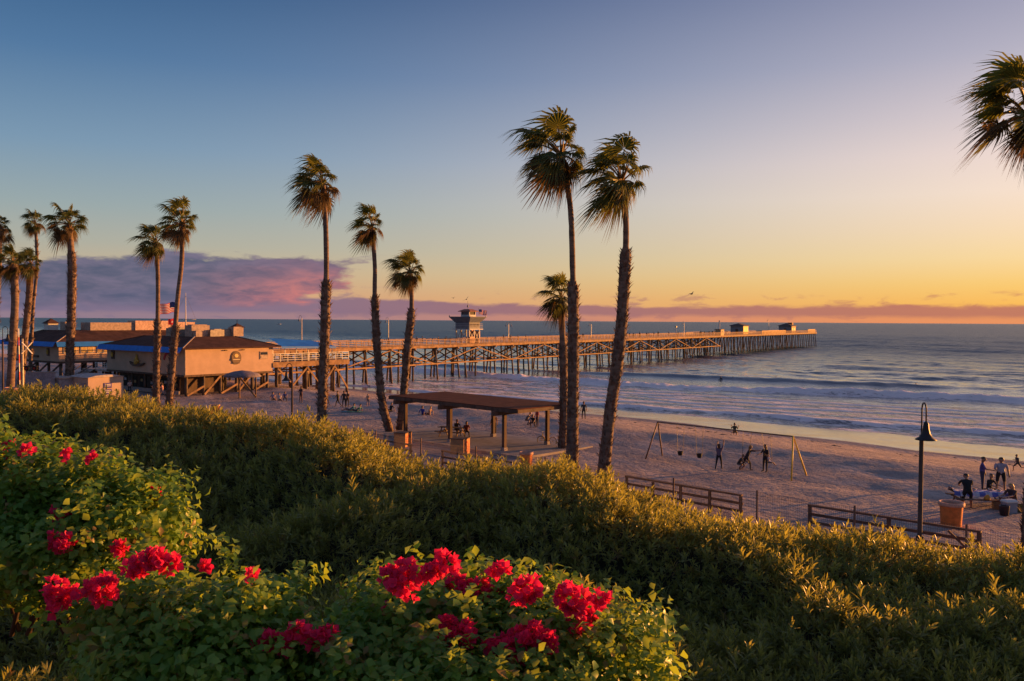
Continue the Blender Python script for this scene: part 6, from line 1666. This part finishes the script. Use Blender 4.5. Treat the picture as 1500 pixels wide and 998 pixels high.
    for q in range(4):
        i = rest[np.arange(len(rest)) % 4 == q]
        V, F, _ = scatter(BS[q][0], BS[q][1], P[i] - oo, up[i], BR.uniform(.7, 1.05, len(i)), BR, .45); Vs.append(V); Fs.append(F + off_); off_ += len(V); Rs.append(np.repeat(BR.random(len(i)), len(BS[q][0])))
    tag(link('foliage', np_mesh('foliage', np.concatenate(Vs), np.concatenate(Fs), m_bleaf, np.concatenate(Rs)), t), kind='stuff')
    lm = leaf_parts(BS, 7, m_bleaf)
    for k, i in enumerate(pick):
        qt = (Vector(up[i]) + Vector(BR.normal(0, .3, 3))).to_track_quat('Z', 'Y'); sc = br.uniform(.75, 1.05)
        for me in lm[k % 4]:
            f = link('leaf', me, t, Vector(P[i] + Nn[i] * .01 - oo)); f.rotation_mode = 'QUATERNION'; f.rotation_quaternion = qt; f.scale = (sc,) * 3
    # dark heart so that the far side does not shine through, and twigs
    for c, r in ells:
        for k in range(5):
            a = br.uniform(0, 6.28); e = c + np.array([math.cos(a) * r[0] * .85, math.sin(a) * r[1] * .85, br.uniform(-.2, .8) * r[2]])
            m = MB(); b0 = Vector((c[0] + br.uniform(-.06, .06), c[1] + br.uniform(-.06, .06), c[2] - r[2] - .25)); mid = (b0 + Vector(e)) / 2 + Vector((br.uniform(-.08, .08), br.uniform(-.08, .08), .1))
            m.tube([b0 - o, mid - o, Vector(e) - o], [.014, .010, .004], 6); m.build('stem', m_btwig, t, True)
    for fx, fy, wpx, best, ctr, rad in heads:
        n = int(min(110, max(9, 105 * (rad / .09) ** 2)))
        u = BR.normal(0, 1, (n, 3)); u /= np.linalg.norm(u, axis=1)[:, None]; pp = u * np.array([1.0, .8, .85]) * rad * (.72 + .5 * vnoise(u[:, 0] * 2.2 + fx, u[:, 2] * 2.2 + fy, 5))[:, None] * (BR.uniform(.3, 1.0, n) ** .5)[:, None]
        V, F, _ = scatter(BB[0], BB[1], pp, u + np.array([0, -.3, .35]), BR.uniform(.65, 1.05, n), BR, .3)
        link('flower_cluster', np_mesh('flower_cluster', V, F, m_bract, np.repeat(BR.random(n), len(BB[0]))), t, Vector(ctr - oo))
    return t
bush('crimson bougainvillea at the left edge with sunlit leaves on top', [ell(40, 765, 4.7, .50, .45, .36), ell(175, 785, 4.6, .34, .36, .30), ell(-90, 740, 4.8, .5, .5, .42), ell(95, 815, 4.4, .38, .30, .18)], 860,
     [(90, 757, 31), (88, 795, 33), (178, 805, 22), (232, 722, 11), (14, 655, 20), (40, 662, 16), (98, 668, 12), (135, 672, 9), (222, 715, 9), (0, 668, 18)], 0)
bush('low crimson bougainvillea mound in the lower left foreground', [ell(345, 955, 3.5, .26, .32, .26), ell(225, 940, 3.6, .27, .30, .24), ell(300, 1010, 3.3, .40, .28, .20)], 900,
     [(205, 828, 30), (228, 820, 36), (248, 826, 26), (150, 862, 44), (86, 873, 44), (112, 866, 18), (303, 830, 12), (365, 842, 10), (196, 835, 20)], 0)
bush('foreground bougainvillea with the largest crimson flower clusters, bottom centre', [ell(650, 960, 3.7, .45, .38, .30), ell(810, 985, 3.6, .42, .36, .28), ell(520, 1000, 3.4, .22, .30, .21), ell(905, 1015, 3.6, .22, .28, .16), ell(660, 1045, 3.2, .5, .3, .18)], 900,
     [(590, 850, 54), (574, 845, 28), (630, 838, 26), (657, 828, 34), (640, 833, 20), (734, 836, 24), (672, 858, 34), (700, 866, 34), (775, 866, 38), (760, 868, 22), (656, 920, 38), (675, 935, 46), (745, 948, 50), (775, 935, 52), (800, 940, 40), (733, 955, 34), (840, 880, 44), (862, 900, 36), (880, 880, 22), (850, 915, 24), (826, 872, 22), (392, 938, 32), (436, 926, 28), (465, 938, 28), (480, 930, 22), (418, 945, 24), (574, 890, 14), (730, 873, 16)], 0)
print('TRIS', sum(len(o.data.polygons) for o in scene.objects if o.type == 'MESH'), 'OBJ', len(scene.objects))
